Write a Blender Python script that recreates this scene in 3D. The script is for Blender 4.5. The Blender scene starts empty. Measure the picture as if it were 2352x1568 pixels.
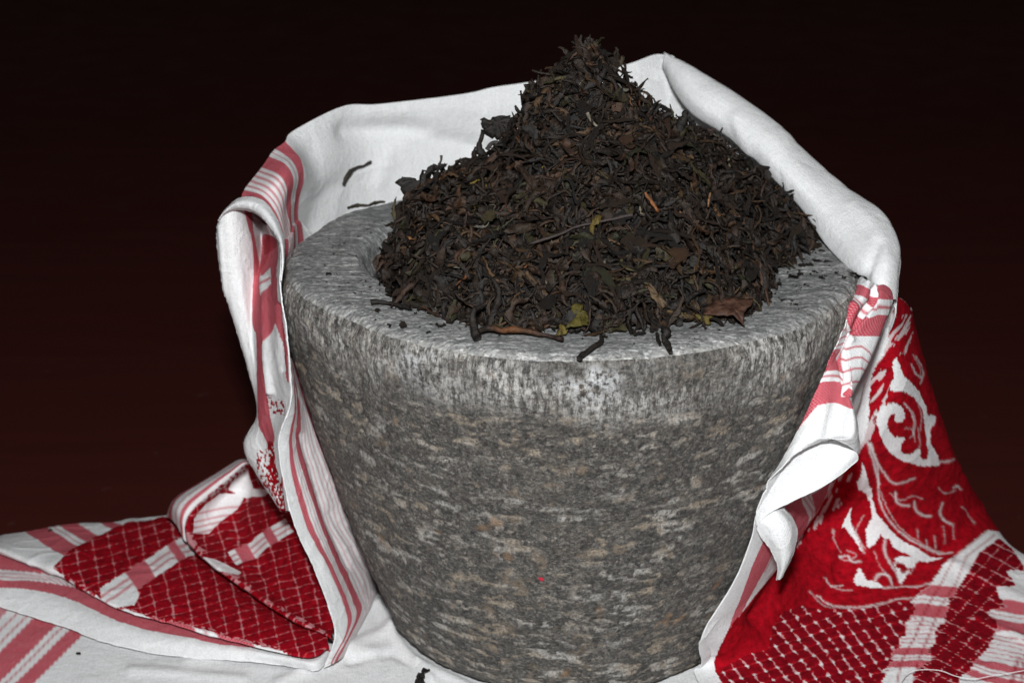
import bpy, math, random
import numpy as np
from mathutils import Vector

random.seed(7)
RS = np.random.RandomState(11)
SC = bpy.context.scene
COL = SC.collection

# ------------------------------------------------------------------ camera
PITCH = math.radians(19.5)
CAM = np.array([0.0, -0.961, 0.4945])
FOC = 4717.0                       # focal length in units of the 2352 px wide tracing grid
cam_d = bpy.data.cameras.new("camera")
cam = bpy.data.objects.new("camera", cam_d)
COL.objects.link(cam)
cam.location = CAM
cam.rotation_euler = (math.pi / 2 - PITCH, 0, 0)
cam_d.sensor_width = 36.0
cam_d.lens = 36.0 * FOC / 2352.0
cam_d.clip_start = 0.01
cam_d.clip_end = 50
cam_d.dof.use_dof = True
cam_d.dof.focus_distance = 0.90
cam_d.dof.aperture_fstop = 16
SC.camera = cam
# ------------------------------------------------------------------ world and flash
w = bpy.data.worlds.new("World")
SC.world = w
w.use_nodes = True
w.node_tree.nodes["Background"].inputs[0].default_value = (1.0, 0.72, 0.66, 1)
w.node_tree.nodes["Background"].inputs[1].default_value = 0.02
fl = bpy.data.lights.new("camera_flash", 'AREA')
fl.shape = 'RECTANGLE'
fl.size = 0.055
fl.size_y = 0.03
fl.energy = 15.6
fl.color = (0.97, 0.985, 1.0)
flo = bpy.data.objects.new("camera_flash", fl)
COL.objects.link(flo)
flo.location = (-0.012, -0.968, 0.64)
_dir = Vector((0.02, 0.0, 0.13)) - flo.location
flo.rotation_euler = _dir.to_track_quat('-Z', 'Y').to_euler()
SC.view_settings.view_transform = 'Standard'
SC.view_settings.look = 'None'
SC.view_settings.exposure = 0.0
SC.view_settings.gamma = 1.0

# ------------------------------------------------------------------ helpers: tracing
cp, sp = math.cos(PITCH), math.sin(PITCH)
RIGHT = np.array([1.0, 0, 0]); UP = np.array([0, sp, cp]); FWD = np.array([0, cp, -sp])

def ray(x, y):
    d = FWD + RIGHT * ((x - 1176) / FOC) - UP * ((y - 784) / FOC)
    return d

def Y(x, y, yy):
    d = ray(x, y); return CAM + d * ((yy - CAM[1]) / d[1])

def Z(x, y, zz):
    d = ray(x, y); return CAM + d * ((zz - CAM[2]) / d[2])

def W(x, y, z):
    return np.array([x, y, z], float)

def proj(P):
    q = P - CAM
    dep = q @ FWD
    return 1176 + FOC * (q @ RIGHT) / dep, 784 - FOC * (q @ UP) / dep

def vnoise(P, seed=0):
    P = np.asarray(P, float)
    i = np.floor(P).astype(np.int64); f = P - i
    f = f * f * (3 - 2 * f)
    def h(a, b, c):
        n = (a * 374761393 + b * 668265263 + c * 2147483647 + seed * 974634777) & 0xffffffff
        n = ((n ^ (n >> 13)) * 1274126177) & 0xffffffff
        n = ((n ^ (n >> 15)) * 2246822519) & 0xffffffff
        return ((n ^ (n >> 16)) & 0xffffff) / float(0xffffff)
    r = 0
    for a in (0, 1):
        wa = f[:, 0] if a else 1 - f[:, 0]
        for b in (0, 1):
            wb = f[:, 1] if b else 1 - f[:, 1]
            for c in (0, 1):
                wc = f[:, 2] if c else 1 - f[:, 2]
                r = r + wa * wb * wc * h(i[:, 0] + a, i[:, 1] + b, i[:, 2] + c)
    return r * 2 - 1

def fbm(P, octs=3, seed=0):
    r = 0; a = 1.0; s = 1.0; t = 0
    for k in range(octs):
        r = r + a * vnoise(np.asarray(P) * s, seed + k); t += a; a *= .5; s *= 2.03
    return r / t

def cr(P, n):
    """Catmull-Rom upsampling along axis 0 to n samples."""
    P = np.asarray(P, float); m = len(P)
    Q = np.concatenate([[2 * P[0] - P[1]], P, [2 * P[-1] - P[-2]]])
    t = np.linspace(0, m - 1, n); i = np.minimum(t.astype(int), m - 2); f = t - i
    f = f.reshape((-1,) + (1,) * (P.ndim - 1))
    a, b, c, d = Q[i], Q[i + 1], Q[i + 2], Q[i + 3]
    return .5 * (2 * b + (c - a) * f + (2 * a - 5 * b + 4 * c - d) * f ** 2 + (3 * b - a - 3 * c + d) * f ** 3)

def mesh_from(name, V, F, attrs=None, uv=None, smooth=True):
    me = bpy.data.meshes.new(name)
    V = np.asarray(V, np.float32); F = np.asarray(F, np.int32)
    k = F.shape[1]
    me.vertices.add(len(V)); me.vertices.foreach_set("co", V.ravel())
    me.loops.add(F.size); me.loops.foreach_set("vertex_index", F.ravel())
    me.polygons.add(len(F))
    me.polygons.foreach_set("loop_start", np.arange(0, F.size, k, dtype=np.int32))
    me.update(calc_edges=True)
    if smooth:
        me.polygons.foreach_set("use_smooth", np.ones(len(F), bool))
    for an, av in (attrs or {}).items():
        av = np.asarray(av, np.float32)
        if av.ndim == 1:
            a = me.attributes.new(an, 'FLOAT', 'POINT'); a.data.foreach_set("value", av)
        else:
            a = me.attributes.new(an, 'FLOAT_COLOR', 'POINT')
            if av.shape[1] == 3: av = np.concatenate([av, np.ones((len(av), 1), np.float32)], 1)
            a.data.foreach_set("color", av.ravel())
    if uv is not None:
        l = me.uv_layers.new(name="UVMap")
        l.data.foreach_set("uv", np.asarray(uv, np.float32)[F.ravel()].ravel())
    return me

def obj(name, me, mat=None, parent=None, **props):
    o = bpy.data.objects.new(name, me)
    COL.objects.link(o)
    if mat and not me.materials: me.materials.append(mat)
    if parent: o.parent = parent
    for k, v in props.items(): o[k] = v
    return o

def thing(name, label, cat, group=None, loc=(0, 0, 0)):
    o = bpy.data.objects.new(name, None); COL.objects.link(o)
    o.location = loc; o.empty_display_size = .02
    o['label'] = label; o['category'] = cat
    if group: o['group'] = group
    return o

def gridfaces(nv, nu, wrap=False):
    i = np.arange(nv - 1)[:, None]; j = np.arange(nu if wrap else nu - 1)[None, :]
    j2 = (j + 1) % nu
    a = i * nu + j; b = i * nu + j2; c = (i + 1) * nu + j2; d = (i + 1) * nu + j
    return np.stack([a + 0 * j, b + 0 * j, c + 0 * j, d + 0 * j], -1).reshape(-1, 4)

def tube(path, r, sides=6, cap=True):
    """V, F of a tube with per-point radius."""
    P = np.asarray(path, float); n = len(P)
    r = np.broadcast_to(np.asarray(r, float), (n,))
    T = np.gradient(P, axis=0); T /= np.linalg.norm(T, axis=1)[:, None] + 1e-12
    N = np.zeros_like(P); u = np.cross(T[0], [.3, .2, .9]); u /= np.linalg.norm(u)
    for k in range(n):
        u = u - T[k] * (u @ T[k]); u /= np.linalg.norm(u); N[k] = u
    B = np.cross(T, N)
    a = np.linspace(0, 2 * np.pi, sides, endpoint=False)
    V = P[:, None] + r[:, None, None] * (np.cos(a)[None, :, None] * N[:, None] + np.sin(a)[None, :, None] * B[:, None])
    V = V.reshape(-1, 3); F = gridfaces(n, sides, True)
    return V, F

# ------------------------------------------------------------------ helpers: materials
class NT:
    def __init__(s, name):
        s.m = bpy.data.materials.new(name); s.m.use_nodes = True
        s.t = s.m.node_tree; s.b = s.t.nodes["Principled BSDF"]
    def n(s, typ, **kw):
        nd = s.t.nodes.new(typ)
        for k, v in kw.items(): setattr(nd, k, v)
        return nd
    def put(s, sock, v):
        if isinstance(v, bpy.types.NodeSocket): s.t.links.new(v, sock)
        elif v is not None:
            if isinstance(v, (tuple, list)) and len(v) == 3 and sock.type == 'RGBA': v = (*v, 1)
            sock.default_value = v
    def mth(s, op, a, b=None, clamp=False):
        nd = s.n('ShaderNodeMath', operation=op, use_clamp=clamp)
        s.put(nd.inputs[0], a)
        if b is not None: s.put(nd.inputs[1], b)
        return nd.outputs[0]
    def attr(s, name, out='Fac'):
        return s.n('ShaderNodeAttribute', attribute_name=name).outputs[out]
    def coord(s, out='Object'):
        return s.n('ShaderNodeTexCoord').outputs[out]
    def mapping(s, vec, scale=(1, 1, 1), rot=(0, 0, 0), loc=(0, 0, 0)):
        nd = s.n('ShaderNodeMapping'); s.put(nd.inputs['Vector'], vec)
        nd.inputs['Scale'].default_value = scale; nd.inputs['Rotation'].default_value = rot
        nd.inputs['Location'].default_value = loc
        return nd.outputs[0]
    def noise(s, vec, scale, detail=4, rough=.55, dist=0.0):
        nd = s.n('ShaderNodeTexNoise'); s.put(nd.inputs['Vector'], vec)
        nd.inputs['Scale'].default_value = scale; nd.inputs['Detail'].default_value = detail
        nd.inputs['Roughness'].default_value = rough; nd.inputs['Distortion'].default_value = dist
        return nd.outputs[0]
    def vor(s, vec, scale, feature='F1', out='Distance'):
        nd = s.n('ShaderNodeTexVoronoi', feature=feature); s.put(nd.inputs['Vector'], vec)
        nd.inputs['Scale'].default_value = scale
        return nd.outputs[out]
    def ramp(s, fac, stops):
        nd = s.n('ShaderNodeValToRGB'); s.put(nd.inputs[0], fac)
        el = nd.color_ramp.elements
        while len(el) < len(stops): el.new(.5)
        for e, (p, c) in zip(el, stops):
            e.position = p
            if not isinstance(c, (tuple, list)): c = (c, c, c)
            e.color = (*c, 1)
        return nd.outputs[0]
    def mix(s, fac, a, b, mode='MIX'):
        nd = s.n('ShaderNodeMix', data_type='RGBA', blend_type=mode)
        s.put(nd.inputs[0], fac); s.put(nd.inputs[6], a); s.put(nd.inputs[7], b)
        return nd.outputs[2]
    def bump(s, h, strength, dist, prev=None):
        nd = s.n('ShaderNodeBump'); s.put(nd.inputs['Height'], h)
        nd.inputs['Strength'].default_value = strength; nd.inputs['Distance'].default_value = dist
        if prev is not None: s.put(nd.inputs['Normal'], prev)
        return nd.outputs[0]
    def set(s, **kw):
        for k, v in kw.items(): s.put(s.b.inputs[k.replace('_', ' ')], v)
        return s.m

def mat_floor():
    t = NT('polished_dark_floor'); o = t.coord()
    a = t.noise(t.mapping(o, (2, 14, 1)), 3, 6, .6)
    b = t.noise(o, 22, 4)
    c = t.mix(a, (0.060, 0.0120, 0.0090), (0.038, 0.0082, 0.0064))
    sp_ = t.ramp(t.noise(o, 60, 2), [(.70, 0), (.78, 1)])
    c = t.mix(t.mth('MULTIPLY', sp_, .25), c, (.09, .06, .05))
    return t.set(Base_Color=c, Roughness=t.ramp(b, [(.3, .38), (.7, .55)]),
                 Specular_IOR_Level=.12, Normal=t.bump(b, .12, .002))

def mat_stone(rim=False):
    t = NT('chiselled_rim_stone' if rim else 'rough_grey_stone')
    o = t.coord(); uv = t.coord('UV')
    fine = t.noise(o, 900, 5, .7)
    speck = t.noise(o, 420, 3, .6)
    big = t.noise(o, 22, 4, .6)
    if rim:
        st = t.noise(t.mapping(o, (260, 1150, 400), rot=(0, 0, math.radians(-14))), 1, 5, .72, .1)
        st2 = t.noise(t.mapping(o, (150, 640, 260), rot=(0, 0, math.radians(11))), 1, 5, .72, .15)
        c = t.ramp(st, [(.34, (.090, .096, .10)), (.49, (.21, .215, .21)), (.64, (.46, .46, .44))])
        c2 = t.ramp(st2, [(.35, (.095, .10, .10)), (.50, (.22, .22, .215)), (.65, (.46, .455, .43))])
        c = t.mix(.5, c, c2)
        v1 = t.n('ShaderNodeSeparateColor'); t.put(v1.inputs[0], t.vor(t.mapping(o, (170, 900, 300), rot=(0, 0, math.radians(-14))), 1, out='Color'))
        v2 = t.n('ShaderNodeSeparateColor'); t.put(v2.inputs[0], t.vor(o, 900, out='Color'))
        c = t.mix(1.0, c, t.ramp(v1.outputs[0], [(0, .62), (.5, .98), (1, 1.5)]), 'MULTIPLY')
        c = t.mix(1.0, c, t.ramp(v2.outputs[0], [(0, .6), (.6, 1.0), (1, 1.4)]), 'MULTIPLY')
        c = t.mix(t.ramp(big, [(.45, 0), (.7, .40)]), c, (.12, .125, .13))
        wv = t.attr('wear')
        c = t.mix(t.mth('MULTIPLY', wv, t.ramp(speck, [(.42, 0), (.56, .75)])), c, (.47, .45, .41))
        hgt = t.mth('ADD', st, t.mth('MULTIPLY', st2, .8))
        nr = t.bump(t.mth('ADD', hgt, t.mth('MULTIPLY', v1.outputs[1], .5)), .6, .0005, t.bump(fine, .6, .0004))
        return t.set(Base_Color=c, Roughness=.8, Specular_IOR_Level=.25, Normal=nr)
    wv = t.attr('wear')
    cell = t.vor(t.mapping(o, (1, 1, 1.25)), 620, out='Color'); cell2 = t.vor(o, 1150, out='Color')
    # dark ground with mineral grain
    g1 = t.noise(o, 330, 6, .78)
    c = t.ramp(g1, [(.34, (.052, .050, .047)), (.50, (.132, .123, .110)), (.68, (.235, .216, .19))])
    cs = t.n('ShaderNodeSeparateColor'); t.put(cs.inputs[0], cell); cs2 = t.n('ShaderNodeSeparateColor'); t.put(cs2.inputs[0], cell2)
    c = t.mix(1.0, c, t.ramp(cs.outputs[0], [(0, .66), (.5, .98), (.85, 1.15), (1, 1.7)]), 'MULTIPLY')
    c = t.mix(1.0, c, t.ramp(cs2.outputs[0], [(0, .6), (.6, 1.0), (1, 1.5)]), 'MULTIPLY')
    mid_ = t.noise(t.mapping(o, (1, 1, 1.7)), 75, 4, .65)
    c = t.mix(t.ramp(mid_, [(.42, .75), (.56, 0)]), c, t.mix(1.0, c, (.66, .65, .65), 'MULTIPLY'))
    c = t.mix(t.ramp(big, [(.35, 0), (.65, .35)]), c, t.mix(1.0, c, (.55, .55, .57), 'MULTIPLY'))
    # chisel ticks, long across, short up and down
    tick = t.noise(t.mapping(uv, (62, 165, 1)), 1, 6, .66, .25)
    blot = t.noise(t.mapping(uv, (54, 108, 1), loc=(3.7, 1.4, 0)), 1, 7, .66, .35)
    pa = t.mth('ADD', t.attr('peck'), t.mth('MULTIPLY', t.mth('SUBTRACT', t.noise(o, 260, 6, .78), .5), 2.2))
    bf = t.mth('MULTIPLY', t.ramp(pa, [(.22, 0), (1.05, .85)]), t.ramp(t.noise(o, 650, 4, .75), [(.38, .15), (.55, 1)]))
    c = t.mix(t.mth('MULTIPLY', t.ramp(blot, [(.50, 0), (.60, .22)]), t.ramp(speck, [(.40, 0), (.60, 1)])), c, (.27, .235, .19))
    c = t.mix(bf, c, t.mix(t.ramp(t.noise(uv, 30, 2), [(.42, 0), (.58, 1)]), (.47, .385, .285), (.60, .575, .53)))
    tickc = t.mix(t.noise(o, 60, 2), (.37, .30, .225), (.44, .42, .38))
    tf = t.ramp(tick, [(.60, 0), (.68, .4)])
    gate = t.ramp(t.noise(t.mapping(uv, (16, 40, 1)), 1, 3), [(.40, .15), (.58, 1)])
    tf = t.mth('MULTIPLY', t.mth('MULTIPLY', tf, gate), t.ramp(speck, [(.3, .45), (.55, 1)]))
    c = t.mix(tf, c, tickc)
    spots = t.noise(o, 95, 3, .55)
    c = t.mix(t.mth('MULTIPLY', t.ramp(spots, [(.60, 0), (.70, .6)]), t.ramp(speck, [(.35, .4), (.6, 1)])), c, (.33, .25, .17))
    c = t.mix(t.ramp(t.noise(o, 70, 2, .5), [(.68, 0), (.76, .5)]), c, (.36, .20, .09))
    # pale worn band under the rim: upright scratches
    vs = t.noise(t.mapping(uv, (430, 95, 1)), 1, 6, .8, .15)
    patch = t.noise(t.mapping(uv, (25, 30, 1)), 1, 3)
    vf = t.mth('MULTIPLY', t.ramp(vs, [(.44, 0), (.57, 1)]), t.ramp(patch, [(.38, .2), (.55, 1)]))
    vf = t.mth('MULTIPLY', vf, t.ramp(speck, [(.36, .25), (.56, 1)]))
    wh = t.mix(t.noise(o, 35, 3), (.58, .53, .45), (.72, .73, .72))
    c = t.mix(t.mth('MULTIPLY', vf, wv, True), c, wh)
    ch = t.attr('chalk')
    c = t.mix(t.mth('MULTIPLY', ch, t.ramp(t.mth('ADD', t.mth('MULTIPLY', vs, .5), t.mth('MULTIPLY', speck, .5)), [(.44, 0), (.55, 1)])), c, (.76, .775, .78))
    c = t.mix(t.ramp(fine, [(.62, 0), (.74, .45)]), c, (.55, .55, .54))
    c = t.mix(t.ramp(fine, [(.30, .55), (.42, 0)]), c, (.03, .03, .03))
    h = t.mth('ADD', t.mth('MULTIPLY', blot, .9), t.mth('ADD', t.mth('MULTIPLY', g1, 1.4), t.mth('ADD', t.mth('MULTIPLY', cs.outputs[1], .35), t.mth('MULTIPLY', fine, .8))))
    nr = t.bump(h, 1.0, .0016)
    return t.set(Base_Color=c, Roughness=t.ramp(g1, [(.3, .55), (.7, .85)]), Specular_IOR_Level=.35, Normal=nr)

def mat_cloth():
    t = NT('woven_cotton'); uv = t.coord('UV'); o = t.coord()
    pk, rd = t.attr('pink'), t.attr('pile')
    sx = t.n('ShaderNodeSeparateXYZ'); t.put(sx.inputs[0], uv)
    k = 2 * math.pi / .0016
    a = t.mth('SINE', t.mth('MULTIPLY', sx.outputs[0], k)); b = t.mth('SINE', t.mth('MULTIPLY', sx.outputs[1], k))
    wv = t.mth('MULTIPLY', a, b)                                   # -1..1 checker of threads
    wn = t.noise(o, 1500, 3, .7)
    thr = t.noise(t.mapping(uv, (2600, 160, 1)), 1, 2)
    thr2 = t.noise(t.mapping(uv, (160, 2600, 1)), 1, 2)
    slub = t.noise(t.mapping(uv, (900, 40, 1)), 1, 3)
    white = t.mix(t.ramp(slub, [(.3, 0), (.7, 1)]), (.765, .775, .775), (.84, .845, .84))
    pf = t.mth('ADD', t.mth('MULTIPLY', wv, .26), t.mth('ADD', .76, t.mth('MULTIPLY', t.mth('SUBTRACT', thr, .5), .5)), True)
    pinkc = t.mix(pf, (.72, .46, .50), (.50, .012, .034))
    c = t.mix(pk, white, pinkc)
    rn = t.noise(o, 260, 4, .6)
    redc = t.mix(t.ramp(rn, [(.3, 0), (.7, 1)]), (.20, .001, .005), (.46, .0025, .012))
    redc = t.mix(t.mth('MULTIPLY', t.ramp(thr2, [(.55, 0), (.75, 1)]), .25), redc, (.55, .05, .07))
    redc = t.mix(t.mth('SUBTRACT', rd, 1.0, True), redc, t.mix(1.0, redc, (.52, .6, .8), 'MULTIPLY'))
    c = t.mix(t.mth('MINIMUM', rd, 1.0), c, redc)
    c = t.mix(t.mth('MULTIPLY', t.ramp(wn, [(.38, .6), (.52, 0)]), .6), c, t.mix(1.0, c, (.55, .55, .55), 'MULTIPLY'))
    h = t.mth('ADD', t.mth('MULTIPLY', wv, .12), t.mth('ADD', t.mth('MULTIPLY', thr, .7), t.mth('ADD', t.mth('MULTIPLY', thr2, .7), t.mth('MULTIPLY', rn, 1.2))))
    nr = t.bump(h, .75, .0006)
    return t.set(Base_Color=c, Roughness=.92, Specular_IOR_Level=.08, Normal=nr)

def mat_tea():
    t = NT('dried_tea_leaf'); o = t.coord(); c0 = t.attr('tint', 'Color')
    n1 = t.noise(o, 420, 4, .65); n2 = t.noise(o, 1600, 3, .7)
    c = t.mix(1.0, c0, t.ramp(n1, [(.3, .40), (.7, 1.30)]), 'MULTIPLY')
    c = t.mix(t.mth('MULTIPLY', t.ramp(n1, [(.62, 0), (.75, 1)]), .35), c, (.085, .055, .028))
    c = t.mix(t.ramp(n2, [(.64, 0), (.80, .35)]), c, (.11, .09, .07))
    return t.set(Base_Color=c, Roughness=t.ramp(n1, [(.3, .38), (.7, .70)]), Specular_IOR_Level=.27,
                 Normal=t.bump(t.mth('ADD', n1, t.mth('MULTIPLY', n2, .6)), .8, .0007))

def mat_lint():
    t = NT('red_lint'); return t.set(Base_Color=(.35, .01, .03), Roughness=.9)

M_FLOOR, M_STONE, M_RIM, M_CLOTH, M_TEA, M_LINT = mat_floor(), mat_stone(), mat_stone(True), mat_cloth(), mat_tea(), mat_lint()

# ------------------------------------------------------------------ floor
V = np.array([[-6, -2, 0], [6, -2, 0], [6, 12, 0], [-6, 12, 0]], float)
obj('floor', mesh_from('floor', V, [[0, 1, 2, 3]]), M_FLOOR, kind='structure')

# ------------------------------------------------------------------ stone mortar
def sstep(a, b, x):
    t = np.clip((x - a) / (b - a), 0, 1); return t * t * (3 - 2 * t)
MX, MY = 0.0285, 0.0
H = 0.1980
PROF = np.array([  # radius, height of the outer wall
    [.066, .0035], [.076, .0038], [.0845, .0052], [.0895, .0090], [.0928, .0155], [.0960, .0250], [.1043, .045],
    [.1132, .070], [.1220, .100], [.1305, .130], [.1365, .157], [.1390, .176], [.1402, .1870], [.1399, .1915], [.1384, .1948]])
def wall_r(z):
    return np.interp(z, PROF[:, 1], PROF[:, 0])
mortar = thing('stone_mortar', 'rough grey stone mortar holding the heap of tea leaves', 'mortar', loc=(MX, MY, 0))
NTH = 740
th = np.linspace(0, 2 * np.pi, NTH, endpoint=False)
pr = cr(PROF, 260)
seg = np.r_[0, np.cumsum(np.linalg.norm(np.diff(pr, axis=0), axis=1))]
def edge_wob(th):
    c = np.stack([np.cos(th) * 1.6 + 3, np.sin(th) * 1.6 + 3, 0 * th], 1)
    w1 = fbm(c, 2, 5) * .0030
    c2 = np.stack([np.cos(th) * 9, np.sin(th) * 9, 0 * th], 1)
    w1 += fbm(c2, 3, 9) * .0011
    # broad corner where the left front of the rim is knocked back
    d = np.angle(np.exp(1j * (th - math.radians(222))))
    w1 += -.0035 * np.exp(-(d / .22) ** 2)
    d = np.angle(np.exp(1j * (th - math.radians(316))))
    w1 += .002 * np.exp(-(d / .10) ** 2)
    d = np.angle(np.exp(1j * (th - math.radians(134))))
    w1 += .0055 * np.exp(-(d / .34) ** 2)
    return w1
ew = edge_wob(th)
chip = np.zeros(NTH)
_rc = np.random.RandomState(3)
for _ in range(130):
    a_ = _rc.uniform(0, 2 * np.pi); w_ = _rc.uniform(.006, .035); h_ = _rc.uniform(.0003, .0024) * (w_ / .03) ** .5
    chip = np.maximum(chip, h_ * np.exp(-(np.abs(np.angle(np.exp(1j * (th - a_)))) / w_) ** 2.6))
chip += np.clip(fbm(np.stack([np.cos(th) * 22, np.sin(th) * 22, 0 * th], 1), 3, 12), 0, 1) * .0012
TH, S = np.meshgrid(th, seg)
R = np.repeat(pr[:, 0][:, None], NTH, 1); ZZ = np.repeat(pr[:, 1][:, None], NTH, 1)
R = R + ew[None] * np.clip(ZZ / .16, 0, 1) ** 2
nr_ = np.clip((ZZ - .1815) / .013, 0, 1) ** 1.5
R = R - chip[None] * nr_; ZZ = ZZ - chip[None] * .6 * nr_
X = np.cos(TH) * R; Yc = np.sin(TH) * R
P3 = np.stack([X, Yc, ZZ], -1).reshape(-1, 3)
damp = np.clip((pr[-1, 1] - ZZ.ravel()) / .004, 0, 1)
d = fbm(P3 * 34, 3, 1) * .0011
tilt = P3 + np.stack([0 * P3[:, 0], 0 * P3[:, 0], (np.mod(TH.ravel(), 2 * np.pi) - 4.71) * .006], 1)
pk_ = fbm(tilt * np.array([100, 100, 300]), 4, 24); pk2_ = fbm(tilt * np.array([150, 150, 430]) + 7, 3, 25)
row_ = np.sin(tilt[:, 2] * 2 * np.pi / .0098 + fbm(P3 * 22, 2, 27) * 3.2)
peck = np.maximum(sstep(.15, .36, pk_ + .08 * row_), .85 * sstep(.18, .38, pk2_ + .08 * row_)) * (.40 + .60 * sstep(-.45, .05, fbm(P3 * 30, 2, 26)))
peck_damp = np.clip((.176 - ZZ.ravel()) / .012, 0, 1)
d -= peck * .0007 * peck_damp
d += fbm(P3 * np.array([110, 110, 240]), 3, 2) * .00065
rid = 1 - np.abs(fbm(P3 * np.array([62, 62, 150]), 3, 14)) * 2.2
d -= np.clip(rid, 0, 1) ** 3 * .0007
d += fbm(P3 * 380, 3, 3) * .00060
# shallow chisel grooves running round the wall
gro = np.sin(P3[:, 2] * 2 * np.pi / .0125 + fbm(P3 * 28, 2, 8) * 5)
d += gro * .00028 * np.clip(1 - P3[:, 2] / .15, 0, 1)
ndir = np.stack([np.cos(TH.ravel()), np.sin(TH.ravel()), 0 * TH.ravel()], 1)
P3 = P3 + ndir * (d * (0.15 + .85 * damp))[:, None]
zv = ZZ.ravel(); thv = TH.ravel()
band = .158 + .008 * fbm(np.stack([np.cos(thv) * 6, np.sin(thv) * 6, 0 * thv], 1), 3, 21)
wear = np.clip((zv - band - .006) / .015, 0, 1)
az = np.degrees(thv)
cen = np.exp(-((az - 262) / 26) ** 2)
wear = wear * (.85 + .35 * cen + .25 * np.exp(-((az - 305) / 20) ** 2))
chalk = (.35 + .9 * np.clip(fbm(P3 * 70, 3, 19) * 2.2, -.3, 1)) * (np.exp(-((az - 271.5) / 7.5) ** 2) + .75 * np.exp(-((az - 238) / 9) ** 2) + .35 * np.exp(-((az - 252) / 8) ** 2)) * np.exp(-((zv - .186) / .010) ** 2)
uv = np.stack([thv * .12, S.ravel()], 1)
obj('body', mesh_from('body', P3, gridfaces(260, NTH, True), {'wear': wear, 'chalk': np.clip(chalk * 1.3, 0, 1), 'peck': peck * peck_damp}, uv), M_STONE, mortar)
# rim and hollow: from the body's top edge inward
rp = np.array([[.1384, .1948], [.1366, .1964], [.1340, .1974], [.129, .1979], [.119, .1977], [.107, .1974], [.0995, .1970],
               [.0960, .1958], [.0935, .1928], [.0915, .185], [.088, .170], [.078, .152], [.060, .136], [.030, .130], [.004, .129]])
rr = cr(rp, 116)
k0 = np.clip((rr[:, 0] - .09) / (.1396 - .09), 0, 1)
R = rr[:, 0][:, None] + ew[None] * k0[:, None]
inn = fbm(np.stack([np.cos(th) * 3, np.sin(th) * 3, 0 * th + 7], 1), 3, 31) * .0035
inn = inn + .013 * np.exp(-((np.degrees(th) - 150) / 38) ** 2)
R = R + inn[None] * np.exp(-((rr[:, 0] - .094) / .012) ** 2)[:, None]
R = R - chip[None] * np.clip((rr[:, 0] - .130) / .0096, 0, 1)[:, None] ** 1.5
TH2 = np.repeat(th[None], 116, 0)
Q = np.stack([np.cos(TH2) * R, np.sin(TH2) * R, np.repeat(rr[:, 1][:, None], NTH, 1)], -1).reshape(-1, 3)
m_in = np.clip((np.arange(116) / 8.0), 0, 1).repeat(NTH)
Q[:, 2] -= np.tile(chip, 116) * 1.0 * (np.clip((rr[:, 0] - .131) / .0086, 0, 1) ** 2).repeat(NTH)
dz = fbm(Q * 30, 3, 41) * .0011 + fbm(Q * np.array([140, 420, 200]), 3, 42) * .0007 + fbm(Q * 800, 2, 43) * .0002
Q[:, 2] += dz * m_in
# first row shares the body's jittered top ring
Q[:NTH] = P3[-NTH:]
wr = .45 * np.exp(-((rr[:, 0] - .1385) / .0022) ** 2).repeat(NTH)
obj('rim', mesh_from('rim', Q, gridfaces(116, NTH, True), {'wear': wr}), M_RIM, mortar)
TOP = .1977

# ------------------------------------------------------------------ cloth
towel = thing('cotton_towel', 'white cotton towel with red woven borders wrapped around the stone mortar', 'towel')

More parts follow.
